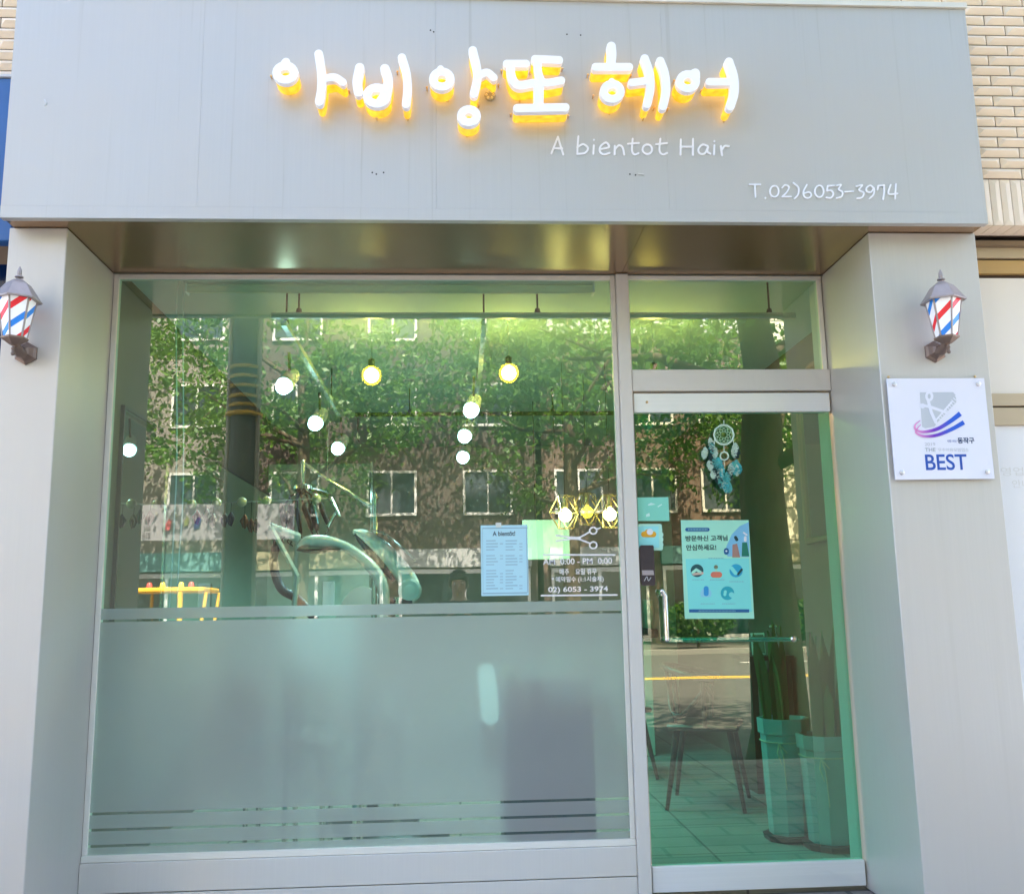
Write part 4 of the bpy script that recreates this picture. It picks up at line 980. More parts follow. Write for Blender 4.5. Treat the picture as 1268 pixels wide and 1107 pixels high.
text_px('A bientôt!', 610, 657.5, 638, 663.5, T, .0005, mat('dark_ink', (.06, .08, .10), .6), 'heading_lettering', pl_, .02)
mb = MB()
for r in range(17):
    y = 669+r*3.7
    if r in (4, 9): continue
    x = 602
    for k in range(2):
        rect_px(mb, x+k*24, y, x+k*24+rr.uniform(9, 15), y+.9, T); 
        if rr.random() < .7: rect_px(mb, x+k*24+17, y, x+k*24+21, y+.9, T)
mb.build('fine_print', INK, pl_)['kind'] = 'stuff'
q = PX(617, 650, .02); MB().box(q.x-.012, q.x+.012, -.0002, .0022, q.z-.012, q.z+.008).build('tape', mat('tape', (.7, .75, .7), .3), pl_)

# ---- on and behind the glass door
YI = -.0006
po_ = thing('health_poster', PX(890, 766, YI), 'mint green visitor notice poster with round icons taped to the door', 'poster')
PM = mat('mint_paper', (.40, .84, .65), .55, var=.03); CY_ = mat('cyan_paper', (.24, .80, .75), .55, var=.02)
def quadpx(mb, pts, Y, d): mb.prism([PX(x, y, Y) for x, y in pts], (0, d, 0))
mb = MB(); quadpx(mb, [(843, 644), (927, 644), (934, 766), (848, 766)], YI+.002, .0015); mb.build('sheet', PM, po_)
mb = MB(); quadpx(mb, [(849, 692), (927.5, 691), (931, 757.5), (853, 757.5)], YI+.0012, .0005); mb.build('info_panel', CY_, po_)
PB = mat('poster_blue', (.01, .12, .32), .5, var=0); PT = mat('poster_ink', (.015, .06, .06), .5, var=0); PSK = mat('poster_sky', (.22, .55, .78), .5, var=0); PTE = mat('poster_teal', (.02, .42, .50), .5, var=0)
V = lambda x, y: (840+x/7.905, 635+y/7.907)
T = YI+.0004
mb = MB(); sdf_mesh(mb, [([V(85, 163), V(288, 163)], 2.2)], .4, tw(T), 0, .0004); mb.build('title_pill', PB, po_)
text_px('방문하신 고객님', *V(72, 218), *V(482, 275), T, .0004, PT, 'title_lettering', po_, .02)
text_px('안심하세요!', *V(78, 308), *V(372, 368), T, .0004, PT, 'title_lettering', po_, .02)
mb = MB(); quadpx(mb, [V(690, 90), V(600, 130), V(520, 215), V(470, 330), V(480, 425), V(694, 432)], T+.0006, .0003); mb.build('blue_arc', PSK, po_)
mb = MB(); sdf_mesh(mb, [([V(640, 195), V(668, 215)], 1.0), ([V(655, 240), V(655, 270)], 1.6)], .4, tw(T-.0002), 0, .0003); mb.build('figure_head', WHITE, po_)
mb = MB(); quadpx(mb, [V(625, 290), V(672, 290), V(694, 425), V(620, 425)], T, .0003); mb.build('figure_apron', mat('poster_green', (.01, .20, .13), .5), po_)
mb = MB(); quadpx(mb, [V(530, 310), V(575, 300), V(605, 435), V(528, 435)], T, .0003); mb.build('figure_dress', mat('poster_rose', (.42, .24, .20), .5), po_)
mb = MB(); sdf_mesh(mb, [([V(560, 240), V(572, 262)], 1.9)], .4, tw(T), 0, .0003); mb.build('figure_hair', PT, po_)
mb = MB(); sdf_mesh(mb, [([V(470, 368), V(470, 385)], 3.0)], .4, tw(T), 0, .0003); mb.build('shield_icon', PB, po_)
mb = MB(); sdf_mesh(mb, [([V(470, 374)], 1.2)], .3, tw(T-.0003), 0, .0002); mb.build('shield_mark', WHITE, po_)
def disc(x, y, r, m, sub=[], nm='round_icon'):
    mb = MB(); sdf_mesh(mb, [([V(x, y)], r/7.9)], .4, tw(T), 0, .0003); o = mb.build(nm, m, po_)
    for pts, w, mm in sub:
        mb = MB(); sdf_mesh(mb, [([V(*p) for p in pts], w)], .35, tw(T-.0003), 0, .0002); mb.build('icon_figure', mm, po_)
disc(183, 565, 62, mat('icon_dark', (.01, .09, .10), .5), [([(140, 585), (175, 555), (215, 580)], 1.7, PM), ([(150, 600), (235, 590)], 1.5, mat('icon_skin', (.7, .5, .4), .5))])
disc(372, 600, 8, PM, [([(345, 605), (400, 605)], 3.6, mat('icon_coral', (.72, .20, .12), .5)), ([(368, 530)], 2.5, mat('icon_brown', (.20, .22, .12), .5)), ([(370, 552), (370, 566)], 1.3, mat('icon_mint', (.4, .8, .6), .5))])
disc(565, 565, 64, mat('icon_cyan', (.02, .40, .62), .5), [([(585, 600), (620, 555)], 1.4, PT), ([(520, 540), (560, 590)], 2.3, CY_)])
disc(270, 790, 55, mat('icon_pale', (.30, .68, .80), .5), [([(272, 740), (272, 790)], 3.0, mat('icon_blue', (.03, .32, .66), .5)), ([(240, 835), (310, 835)], 1.6, CY_)])
disc(480, 785, 66, PTE, [([(520, 800), (560, 830)], 3.2, CY_), ([(460, 770), (455, 800)], 1.8, CY_)])
mb = MB(); quadpx(mb, [V(106, 943), V(693, 943), V(693, 974), V(106, 974)], T, .0004); mb.build('footer_bar', PB, po_)
mb = MB()
for (x, y, w) in ((135, 650, 112), (310, 650, 135), (500, 668, 125), (220, 885, 135), (430, 885, 120), (295, 440, 140)):
    xx = x
    while xx < x+w:
        l = rr.uniform(6, 16); quadpx(mb, [V(xx, y), V(xx+l, y), V(xx+l, y+9), V(xx, y+9)], T, .0003); xx += l+6
xx = 200
while xx < 560: quadpx(mb, [V(xx, 954), V(xx+9, 954), V(xx+9, 962), V(xx, 962)], T-.0003, .0003); xx += 14
xx = 95
while xx < 280: quadpx(mb, [V(xx, 157), V(xx+9, 157), V(xx+9, 169), V(xx, 169)], T-.0003, .0003); xx += 15
mb.build('fine_print', mat('caption_ink', (.25, .55, .58), .5), po_)['kind'] = 'stuff'

mc = thing('mint_card', PX(808, 645, YI), 'plain mint green card stuck to the door glass beside the post', 'card')
mb = MB(); quadpx(mb, [(789, 616), (827.5, 615.5), (829, 645), (790, 645)], YI, .0015); mb.build('sheet', mat('mint_card', (.24, .70, .55), .5, var=.05), mc)
mb = MB(); quadpx(mb, [(802, 625), (806, 622.5), (812, 624.5), (803, 626)], YI-.0006, .0004); quadpx(mb, [(814, 627), (819, 624), (820, 625), (815, 628)], YI-.0006, .0004); quadpx(mb, [(800, 637), (804, 635), (805, 639), (800, 640)], YI-.0006, .0004); mb.build('pale_marks', mat('mint_pale', (.62, .92, .82), .5), mc)
cs = thing('cloud_sticker', PX(805, 681, YI), 'mint sticker with an orange and white cloud under the plain card', 'sticker')
mb = MB(); sdf_mesh(mb, [([(792, 651), (817, 651), (818.5, 679), (792, 679), (792, 651)], 2.4), ([(792, 656), (817, 656)], 3), ([(792, 662), (818, 662)], 3.5), ([(792, 668), (818, 668)], 3.5), ([(792, 674), (818, 674)], 3.5)], .5, tw(YI), 0, .0012); mb.build('sheet', mat('sticker_mint', (.45, .82, .68), .5), cs)
mb = MB(); quadpx(mb, [(790.5, 651.5), (815.5, 651.5), (816.5, 678), (791, 678)], YI-.0006, .0004); mb.build('inner_panel', mat('sticker_cyan', (.32, .80, .80), .5), cs)
mb = MB(); sdf_mesh(mb, [([(797.5, 661.5), (809, 661.5)], 3.6), ([(802, 659)], 3.6)], .4, tw(YI-.0012), 0, .0004); mb.build('orange_cloud', mat('cloud_orange', (.80, .40, .02), .5), cs)
mb = MB(); sdf_mesh(mb, [([(804.8, 658.5)], 3.9)], .35, tw(YI-.0018), 0, .0004); mb.build('white_circle', WHITE, cs)
cr = thing('card_reader', PX(802, 725, -.02), 'dark glossy door lock keypad on the glass beside the post', 'door lock')
mb = MB(); sdf_mesh(mb, [([(794.5, 677), (807.5, 677), (809.5, 723), (796.5, 723), (794.5, 677)], 2.), ([(797, 680), (799, 720)], 5.), ([(804, 680), (806.5, 720)], 5.)], .5, tw(-.022), 0, .022); mb.build('reader_body', mat('reader_black', (.05, .04, .045), .12), cr)
mb = MB(); quadpx(mb, [(795, 706), (809, 706), (810, 712), (795.4, 712)], -.0228, .0006); mb.build('touch_strip', mat('reader_strip', (.42, .36, .36), .25), cr)
mb = MB(); sdf_mesh(mb, [(smooth([(798, 719), (801, 714), (803, 719), (806, 715)], 4), .45)], .2, tw(-.0228), 0, .0006); mb.build('logo_mark', mat('reader_mark', (.5, .5, .5), .4), cr)
mb = MB(); quadpx(mb, [(790, 519), (798, 513), (810, 524), (802, 537)], .05, .004); o = mb.build('hanging_tag', mat('tag_green', (.10, .42, .26), .5)); tag(o, 'square green tag hung behind the top corner of the door glass', 'tag')

# dreamcatcher
dc = thing('dreamcatcher', PX(896, 525, -.028), 'white ringed dreamcatcher with teal and dark feathers hanging in the door', 'dreamcatcher')
Dq = lambda x, y, d=0: PX(860+x/11.07, 515+y/11.07, -.028+d); WR = mat('white_thread', (.62, .80, .68), .6)
def ringm(cx, cy, r, rad, n=10, nm='hoop'):
    pts = [Dq(cx+r*math.cos(k*2*math.pi/n), cy+r*1.0*math.sin(k*2*math.pi/n)) for k in range(n+1)]; mb = MB()
    for a, b in zip(pts[:-1], pts[1:]): mb.tube([a, b], rad, 6)
    mb.build(nm, WR, dc)
ringm(402, 260, 138, .0042); ringm(408, 550, 58, .0036, 8)
mb = MB()
for r, n, o_ in ((118, 10, 0), (92, 10, .31), (62, 10, 0)):
    for k in range(n):
        a, b = o_+k*2*math.pi/n, o_+.31+k*2*math.pi/n+.31
        mb.tube([Dq(402+r*math.cos(a), 260+r*math.sin(a)), Dq(402+(r-22)*math.cos((a+b)/2), 260+(r-22)*math.sin((a+b)/2)), Dq(402+r*math.cos(b), 260+r*math.sin(b))], .0012, 4)
mb.build('web', mat('mint_thread', (.5, .8, .55), .6), dc)
mb = MB()
for a, b in (((402, 60), (402, 122)), ((402, 398), (405, 492)), ((406, 608), (408, 690)), ((275, 300), (270, 470)), ((530, 300), (540, 470))): mb.tube([Dq(*a), Dq(*b)], .0018, 5)
mb.build('cord', WR, dc)
FT = [mat('feather_teal', (.12, .48, .44), .7, var=.3, scale=40), mat('feather_dark', (.015, .05, .05), .7), mat('feather_pale', (.55, .72, .60), .7, var=.2, scale=40), mat('feather_bright', (.05, .45, .48), .7, var=.3, scale=40)]
def feather(x, y, l, ang, m, w=46):
    ux, uy = math.sin(ang), math.cos(ang); mb = MB(); n = 22; rr2 = random.Random(int(x*7+y))
    mb.tube([Dq(x, y), Dq(x+ux*l, y+uy*l)], .0009, 4)
    for i in range(n):
        t = (i+.5)/n; ww = w*math.sin(math.pi*min(1, t*.9+.12))**.7
        for s_ in (-1, 1):
            bx, by = x+ux*l*t, y+uy*l*t; k = rr2.uniform(.75, 1.1); tx, ty = bx+uy*s_*ww*k+ux*l*.10, by-ux*s_*ww*k+uy*l*.10; dz = rr2.uniform(-.012, .012)
            mb.add([Dq(bx, by), Dq(bx+ux*l/n*1.5, by+uy*l/n*1.5), Dq(tx+ux*8, ty+uy*8, dz), Dq(tx, ty, dz)], [(0, 1, 2, 3)])
    mb.build('feather', m, dc)
for f_ in ((205, 290, 190, .25, 2), (240, 330, 180, -.1, 1), (150, 420, 170, -.1, 2), (220, 500, 170, .15, 1), (280, 420, 160, 0, 2), (330, 590, 190, .08, 0), (290, 640, 210, .1, 1), (370, 650, 220, .05, 3), (300, 720, 220, .12, 1), (360, 790, 200, .05, 0), (430, 820, 190, .05, 3), (400, 880, 170, .22, 2), (470, 900, 150, .05, 0), (340, 820, 160, .15, 1), (480, 690, 170, .1, 1), (530, 620, 190, .1, 3), (570, 590, 180, .05, 0), (560, 360, 150, .0, 2), (590, 420, 160, -.05, 1), (540, 400, 170, .05, 2), (600, 640, 150, .1, 3), (250, 740, 120, .1, 2), (320, 560, 170, .2, 3), (360, 700, 200, -.08, 2), (440, 760, 190, .12, 0), (500, 640, 170, 0, 2), (570, 660, 160, .1, 2), (200, 600, 150, .15, 2), (270, 560, 160, .1, 0), (420, 900, 150, .15, 3), (230, 360, 160, .1, 0)):
    feather(*f_[:4], FT[f_[4]])

# chairs seen through the door
WOODD = mat('dark_walnut', (.07, .04, .03), .35, var=.3, scale=8)
def chair(name, x, y, rz, label):
    o = thing(name, (x, y, .013), label, 'chair', 'curved back chairs in the salon'); o_ = Vector((x, y, .013))
    def add(mb, nm, m=WOODD, sm=50): return mb.build(nm, m, o, sm)
    add(MB().box(x-.22, x+.22, y-.21, y+.21, .455, .49, b=.012), 'seat')
    for sx in (-1, 1):
        for sy in (-1, 1):
            add(MB().tube([(x+sx*.15, y+sy*.15, .47), (x+sx*.23, y+sy*.22, .013)], [.022, .012], 10), 'leg')
    arc = [Vector((x+.27*math.cos(t), y+.24*math.sin(t), .76+.06*math.sin(t))) for t in [math.pi*(-.12+1.24*k/14) for k in range(15)]]
    add(MB().tube(arc, .017, 8), 'top_rail')
    a2 = [Vector((x+.23*math.cos(t), y+.21*math.sin(t), .66+.13*math.sin(2*t))) for t in [math.pi*(-.05+1.1*k/14) for k in range(15)]]
    add(MB().tube(a2, .014, 8), 'curved_rail')
    for i in (1, 5, 9, 13): add(MB().tube([arc[i], (x+(arc[i].x-x)*.8, y+(arc[i].y-y)*.8, .475)], .013, 8), 'spindle')
    o.rotation_euler = (0, 0, rz); return o
q = PZ(885, 1000, .013)
chair('curved_chair', q.x, q.y+.12, math.radians(70), 'dark curved back chair with splayed legs nearest the door')
chair('curved_chair', q.x-.42, q.y+1.1, math.radians(110), 'dark curved back chair deeper inside behind the other chair')

# tall planters with snake plants
PLT = mat('teal_planter', (.26, .50, .52), .35, var=.12, scale=4); SNK = leaf_mat('snake_leaf', (.03, .16, .05), (.07, .28, .08)); SOIL = mat('soil', (.04, .03, .02), .9, bump=.3, scale=30)
def planter(x, y, w, h, label, rib, ls, seed):
    o = thing('tall_planter', (x, y, .013), label, 'planter', 'tall planters inside the door')
    z = .013; r0, r1 = w*.60, w*.72; ro = math.pi/8
    MB().lathe([(r0, 0), (r1*.97, h*.86), (r1*1.06, h*.87), (r1*1.08, h), (r1*.96, h), (r1*.94, h-.04)], (x, y, z+.03), 8, rot=ro).build('pot', PLT, o)
    MB().lathe([(r0*1.25, 0), (r0*1.32, .028)], (x, y, z), 8, rot=ro).build('saucer', BLACK, o)
    mb = MB().tube([(x+r1*1.0*math.cos(ro+k*math.pi/4), y+r1*1.0*math.sin(ro+k*math.pi/4), z+.03+h*.80) for k in range(9)], .004, 5)
    f0 = Vector((x-r1*.55, y-r1*.93, z+.03+h*.80))
    mb.tube([f0, f0+Vector((.015, -.012, -.06)), f0+Vector((.025, -.004, -.22))], .0035, 5).tube([f0, f0+Vector((-.015, -.014, -.04)), f0+Vector((.005, -.012, -.10))], .0035, 5).tube([f0, f0+Vector((.035, -.01, -.045))], .0035, 5)
    mb.build('ribbon', mat('straw_ribbon', rib, .6), o)
    MB().lathe([(r1*.90, 0), (r1*.3, .012)], (x, y, z+h-.02), 8, rot=ro).build('soil', SOIL, o)
    s = thing('snake_plant', (x, y, z+h-.02), ls, 'plant', 'snake plants in the tall planters'); R3 = random.Random(seed)
    for k in range(15):
        a, rad = R3.uniform(0, 6.28), R3.uniform(.0, r1*.72); bx, by = x+math.cos(a)*rad, y+math.sin(a)*rad; hh = R3.uniform(.30, .62); wd = R3.uniform(.018, .028); lean = Vector((math.cos(a)*rad*.5+R3.uniform(-.04, .04), math.sin(a)*rad*.4, 0)); yaw = R3.uniform(0, 3.14)
        n = 9; mb = MB(); pts = []
        for i in range(n):
            t = i/(n-1); w_ = wd*(.55+.6*math.sin(math.pi*min(1, t*.75+.12)))*(1 if t < .75 else max(.03, (1-t)/.25)); c_ = Vector((bx, by, z+h-.025))+lean*t*t+Vector((0, 0, hh*t)); u = Vector((math.cos(yaw+t*.5), math.sin(yaw+t*.5), 0)); v = Vector((-u.y, u.x, 0))*.006
            pts += [c_-u*w_, c_-v, c_+u*w_, c_+v]
        mb.add(pts, [(i*4+j, i*4+(j+1) % 4, (i+1)*4+(j+1) % 4, (i+1)*4+j) for i in range(n-1) for j in range(4)]+[(0, 1, 2, 3), tuple((n-1)*4+j for j in range(4))]); mb.build('leaf', SNK, s, 50)
q = PZ(1040, 1058, .013); planter(q.x+.02, q.y+.14, .18, .50, 'teal faceted planter nearest the door edge tied with pale ribbon', (.6, .65, .5), 'dark snake plant in the planter nearest the door edge', 5)
q = PZ(988, 1048, .013); planter(q.x+.02, q.y+.16, .17, .56, 'teal faceted planter tied with straw string, standing farther inside', (.55, .5, .2), 'dark snake plant in the planter standing farther inside', 9)

# counter at the back with bottles and boxes
ct = thing('reception_counter', (1.45, 4.0, 0), 'pale mint reception counter with dark top deep inside the door', 'counter')
MB().box(.70, 1.55, 3.6, 4.1, .013, .93, b=.006).build('front_panel', mat('mint_laminate', (.46, .62, .52), .5), ct)
MB().box(.66, 1.60, 3.54, 4.15, .931, 1.0, b=.008).build('counter_top', mat('counter_dark', (.04, .04, .035), .3), ct)
zt_ = 1.001
q = PX(802, 725, 3.75); o = thing('paper_cups', (q.x, 3.75, zt_), 'stack of pale paper cups on the dark counter top', 'cups'); MB().lathe([(.03, 0), (.04, .10), (.041, .22), (.037, .225)], (q.x, 3.75, zt_), 14).build('cup_stack', mat('cup_paper', (.70, .72, .55), .6), o, 50)
MB().lathe([(.041, .2255), (.043, .232)], (q.x, 3.75, zt_), 14).build('rim', WHITE, o)
sh_ = thing('side_shelf', (1.9, 2.2, 0), 'dark low shelf carrying white boxes beside the snake plants', 'shelf')
q0, q1 = PX(925, 812, 2.0), PX(1060, 812, 2.0)
MB().box(q0.x, IX1-.01, 1.95, 2.35, q0.z-.03, q0.z, b=.004).build('shelf_top', WOODD, sh_)
for x in (q0.x+.03, IX1-.05): MB().box(x-.02, x+.02, 1.97, 2.33, .013, q0.z-.031).build('side_panel', WOODD, sh_)
BX = mat('white_card_box', (.72, .82, .82), .5)
for i, (xa, xb, lb) in enumerate(((979, 1018, 'white lidded card box beside the pump bottle'), (1025, 1056, 'white lidded card box at the end of the shelf'))):
    a, b = PX(xa, 790, 2.1), PX(xb, 811, 2.1); o = thing('card_box', (a.x, 2.1, q0.z), lb, 'box', 'card boxes on the side shelf')
    MB().box(a.x, b.x, 2.03, 2.28, q0.z+.001, a.z-.02, b=.002).build('box_body', BX, o); MB().box(a.x-.004, b.x+.004, 2.026, 2.284, a.z-.035, a.z, b=.002).build('lid', BX, o)
q = PX(961, 805, 2.1); o = thing('pump_bottle', (q.x, 2.1, q0.z), 'clear pump dispenser bottle standing on the side shelf', 'bottle')
MB().lathe([(.028, .001), (.030, .01), (.030, .10), (.012, .125), (.012, .135)], (q.x, 2.1, q0.z), 14).build('bottle_body', mat('bottle_pale', (.55, .72, .72), .2), o, 40)
MB().lathe([(.006, .1355), (.006, .175)], (q.x, 2.1, q0.z), 8).box(q.x-.035, q.x+.012, 2.092, 2.108, q0.z+.175, q0.z+.187, b=.003).build('pump', WHITE, o)
q = PX(940, 800, 2.1); o = thing('photo_frame', (q.x, 2.12, q0.z), 'small tilted white framed card on the side shelf', 'frame')
MB().prism([(q.x-.05, 2.09, q0.z+.001), (q.x+.04, 2.09, q0.z+.001), (q.x+.055, 2.15, q0.z+.14), (q.x-.035, 2.15, q0.z+.14)], (0, .008, 0)).build('frame_board', WHITE, o); MB().prism([(q.x-.04, 2.0925, q0.z+.012), (q.x+.033, 2.0925, q0.z+.012), (q.x+.045, 2.144, q0.z+.128), (q.x-.028, 2.144, q0.z+.128)], (0, -.003, 0)).build('picture', mat('dim_print', (.2, .25, .2), .4), o)
o = thing('arched_mirror', (IX1-.02, 1.2, 1.6), 'arched wood framed mirror on the far side wall above the door', 'mirror')
arch = [(IX1-.03, 1.25+.28*math.cos(t), 2.30+.28*math.sin(t)) for t in [math.pi*k/14 for k in range(15)]]; arch = [(IX1-.03, 1.53, 1.55)]+arch+[(IX1-.03, .97, 1.55)]
MB().tube(arch+[arch[0]], .022, 8).build('frame', mat('oak_frame', (.35, .20, .09), .4), o, 40); MB().prism(arch, (.012, 0, 0)).build('mirror_glass', MIRR, o)

# ================================================================== STREET (seen mirrored in the glass)
struct(MB().box(-90, 90, -120, 60, -.6, -.20).build('ground', GROUND))
struct(MB().box(-60, 60, -22.0, -3.35, -.199, -.13).build('road', ASPH))
struct(MB().box(-60, 60, -3.149, -.0002, -.199, -.002).build('pavement', PAVE))
struct(MB().box(-60, 60, -3.349, -3.150, -.199, .004, b=.01).build('kerb', mat('granite_kerb', (.27, .26, .24), .7, var=.2, scale=20)))
struct(MB().box(-60, 60, -22.2, -22.001, -.199, .004, b=.01).build('kerb', mat('far_kerb', (.17, .165, .15), .8, var=.2, scale=20)))
struct(MB().box(-60, 60, -26.5, -22.201, -.199, -.002).build('pavement', brick_mat('far_pavers', (.13, .115, .10), (.10, .09, .08), (.05, .05, .05), .40, .20, 1, .012, .85, 'xy')))
for dy in (0, .32): struct(MB().box(-60, 60, -13.75+dy, -13.62+dy, -.1295, -.126).build('road_marking', YEL))
struct(MB().box(-60, 60, -3.98, -3.86, -.1295, -.126).build('road_marking', WPAINT))
for k in range(-6, 7):
    for y in (-8.6, -18.0): struct(MB().box(k*8-1.5, k*8+1.5, y, y+.12, -.1295, -.126).build('lane_marking', WPAINT))

# ---- trees
LEAF = leaf_mat('tree_leaf', (.04, .11, .015), (.11, .21, .025)); BARK = mat('tree_bark', (.085, .058, .03), .9, var=.5, scale=14, bump=.9, stretch=(1, 1, .25))
def tree(loc, H, trunk_r, base, crown_r, label, n_leaf, leaf, seed, squash=.8):
    R = random.Random(seed); x, y, z = loc; o = thing('street_tree', loc, label, 'tree', 'street trees')
    mb = MB(); trunk = [Vector((x+R.uniform(-.06, .06)*t*3, y+R.uniform(-.06, .06)*t*3, z+H*t)) for t in (0, .04, .15, .3, .45, .6, .8)]
    trunk[0] = Vector((x, y, z)); mb.tube(trunk, [trunk_r*k for k in (1.5, 1.15, 1.0, .9, .75, .5, .2)], 12)
    tips = []
    for k in range(14):
        t = R.uniform(.28, .72); p = trunk[2].lerp(trunk[-1], (t-.15)/.65); a = k*2.4+R.uniform(-.4, .4); L_ = crown_r*R.uniform(.55, .95)
        e = Vector((p.x+math.cos(a)*L_, p.y+math.sin(a)*L_, p.z+L_*R.uniform(.05, .7))); m_ = p.lerp(e, .5)+Vector((0, 0, -.12*L_ if R.random() < .4 else .1*L_)); mb.tube([p, m_, e], [trunk_r*.35, trunk_r*.22, trunk_r*.07], 7); tips += [e, m_]
        for j in range(3):
            d = Vector((R.gauss(0, 1), R.gauss(0, 1), R.gauss(0, .6))).normalized()*L_*.4; mb.tube([m_.lerp(e, R.uniform(.3, 1)), e+d], [trunk_r*.1, trunk_r*.03], 5); tips.append(e+d)
    mb.build('trunk', BARK, o, 60)
    cz = z+base+(H-base)*.5; rz = (H-base)*.5
    rg = np.random.default_rng(seed); cl = []
    while len(cl) < 70:
        v = rg.normal(size=3); v /= np.linalg.norm(v); r = rg.uniform(.45, 1.)**.6
        cl.append((x+v[0]*r*crown_r, y+v[1]*r*crown_r, cz+v[2]*r*rz*squash))
    cl = np.array(cl+[tuple(t) for t in tips if t.z > z+base*.9]); n = n_leaf
    c = cl[rg.integers(0, len(cl), n)]+rg.normal(size=(n, 3))*np.array([.19, .19, .13])*crown_r*.42
    ax = rg.normal(size=(n, 3)); ax /= np.linalg.norm(ax, axis=1)[:, None]; b_ = np.cross(ax, rg.normal(size=(n, 3))); b_ /= np.linalg.norm(b_, axis=1)[:, None]; s = leaf*rg.uniform(.6, 1.3, (n, 1))
    V_ = np.stack([c-ax*s, c+b_*s*.45-ax*s*.1, c+ax*s, c-b_*s*.45-ax*s*.1], 1).reshape(-1, 3)-np.array([x, y, z])
    me = bpy.data.meshes.new('crown'); me.vertices.add(4*n); me.vertices.foreach_set('co', V_.ravel()); me.loops.add(4*n); me.loops.foreach_set('vertex_index', np.arange(4*n)); me.polygons.add(n); me.polygons.foreach_set('loop_start', np.arange(n)*4); me.update(calc_edges=True); me.materials.append(LEAF)
    cr_ = bpy.data.objects.new('crown', me); COL.objects.link(cr_); cr_.parent = o
    return o
q = PZ(0, 0, 5) 
tx = RX(950, 640, 3.75).x
tree((tx, -3.75, -.13), 7.5, .21, 2.75, 2.7, 'thick barked street tree at the near kerb opposite the door', 6500, .07, 11)
far = tree((-4.5, -23.4, 0), 12.5, .24, 4.4, 4.3, 'tall leafy tree on the far pavement, beyond the utility pole', 12500, .11, 21)
for (x, lab, rz, sc) in ((3.3, 'tall leafy tree on the far pavement, opposite the price list', 1.1, 1.06), (10.6, 'tall leafy tree on the far pavement, opposite the door', 2.3, .98), (-12.2, 'tall leafy tree on the far pavement, farthest from the door', 3.6, 1.0), (18.5, 'tall leafy tree on the far pavement, beyond the cream building', 5.0, 1.0)):
    dup(far, (x, -23.4, 0), lab, rz, sc)

# ---- utility pole
ux, uy = RX(299, 600, 3.55).x, -3.55
up_ = thing('utility_pole', (ux, uy, -.13), 'grey concrete utility pole with yellow rings standing at the near kerb', 'utility pole')
MB().tube([(ux, uy, -.13), (ux, uy, 9.0)], [.125, .085], 16).build('pole_shaft', mat('pole_concrete', (.075, .065, .055), .8, var=.2, scale=6), up_, 50)
YW = mat('yellow_wrap', (.36, .24, .02), .6)
for k, py in enumerate((456, 468, 480, 492, 503)):
    z = RX(300, py, 3.55).z; MB().lathe([(.122, -.014), (.126, 0), (.122, .014)], (ux, uy, z), 18).build('warning_ring', YW, up_, 40)
z = RX(300, 512, 3.55).z; MB().lathe([(.118, -.03), (.15, -.02), (.15, .0), (.118, .01)], (ux, uy, z), 18).build('band_clamp', mat('clamp_yellow', (.55, .33, .02), .5), up_, 40)
for dx in (-.115, .115): MB().tube([(ux+dx, uy+.03, -.12), (ux+dx, uy+.03, 8.2)], .022, 8).build('conduit', mat('conduit_grey', (.30, .27, .19), .5), up_, 50)
MB().box(ux-.9, ux+.9, uy-.05, uy+.05, 7.6, 7.7).build('cross_arm', DARK, up_)
for dx in (-.8, -.3, .3, .8):
    z0 = 7.75; pts = [(ux+dx, uy, z0)]
    o = MB().tube([Vector((ux+dx+14*math.sin(0)+X_, uy-abs(X_)*.02, z0-.0+.012*(X_*X_)-.012*20*abs(X_))) for X_ in [t*1.5 for t in range(-12, 13)]], .012, 5).build('overhead_cable', BLACK, up_)

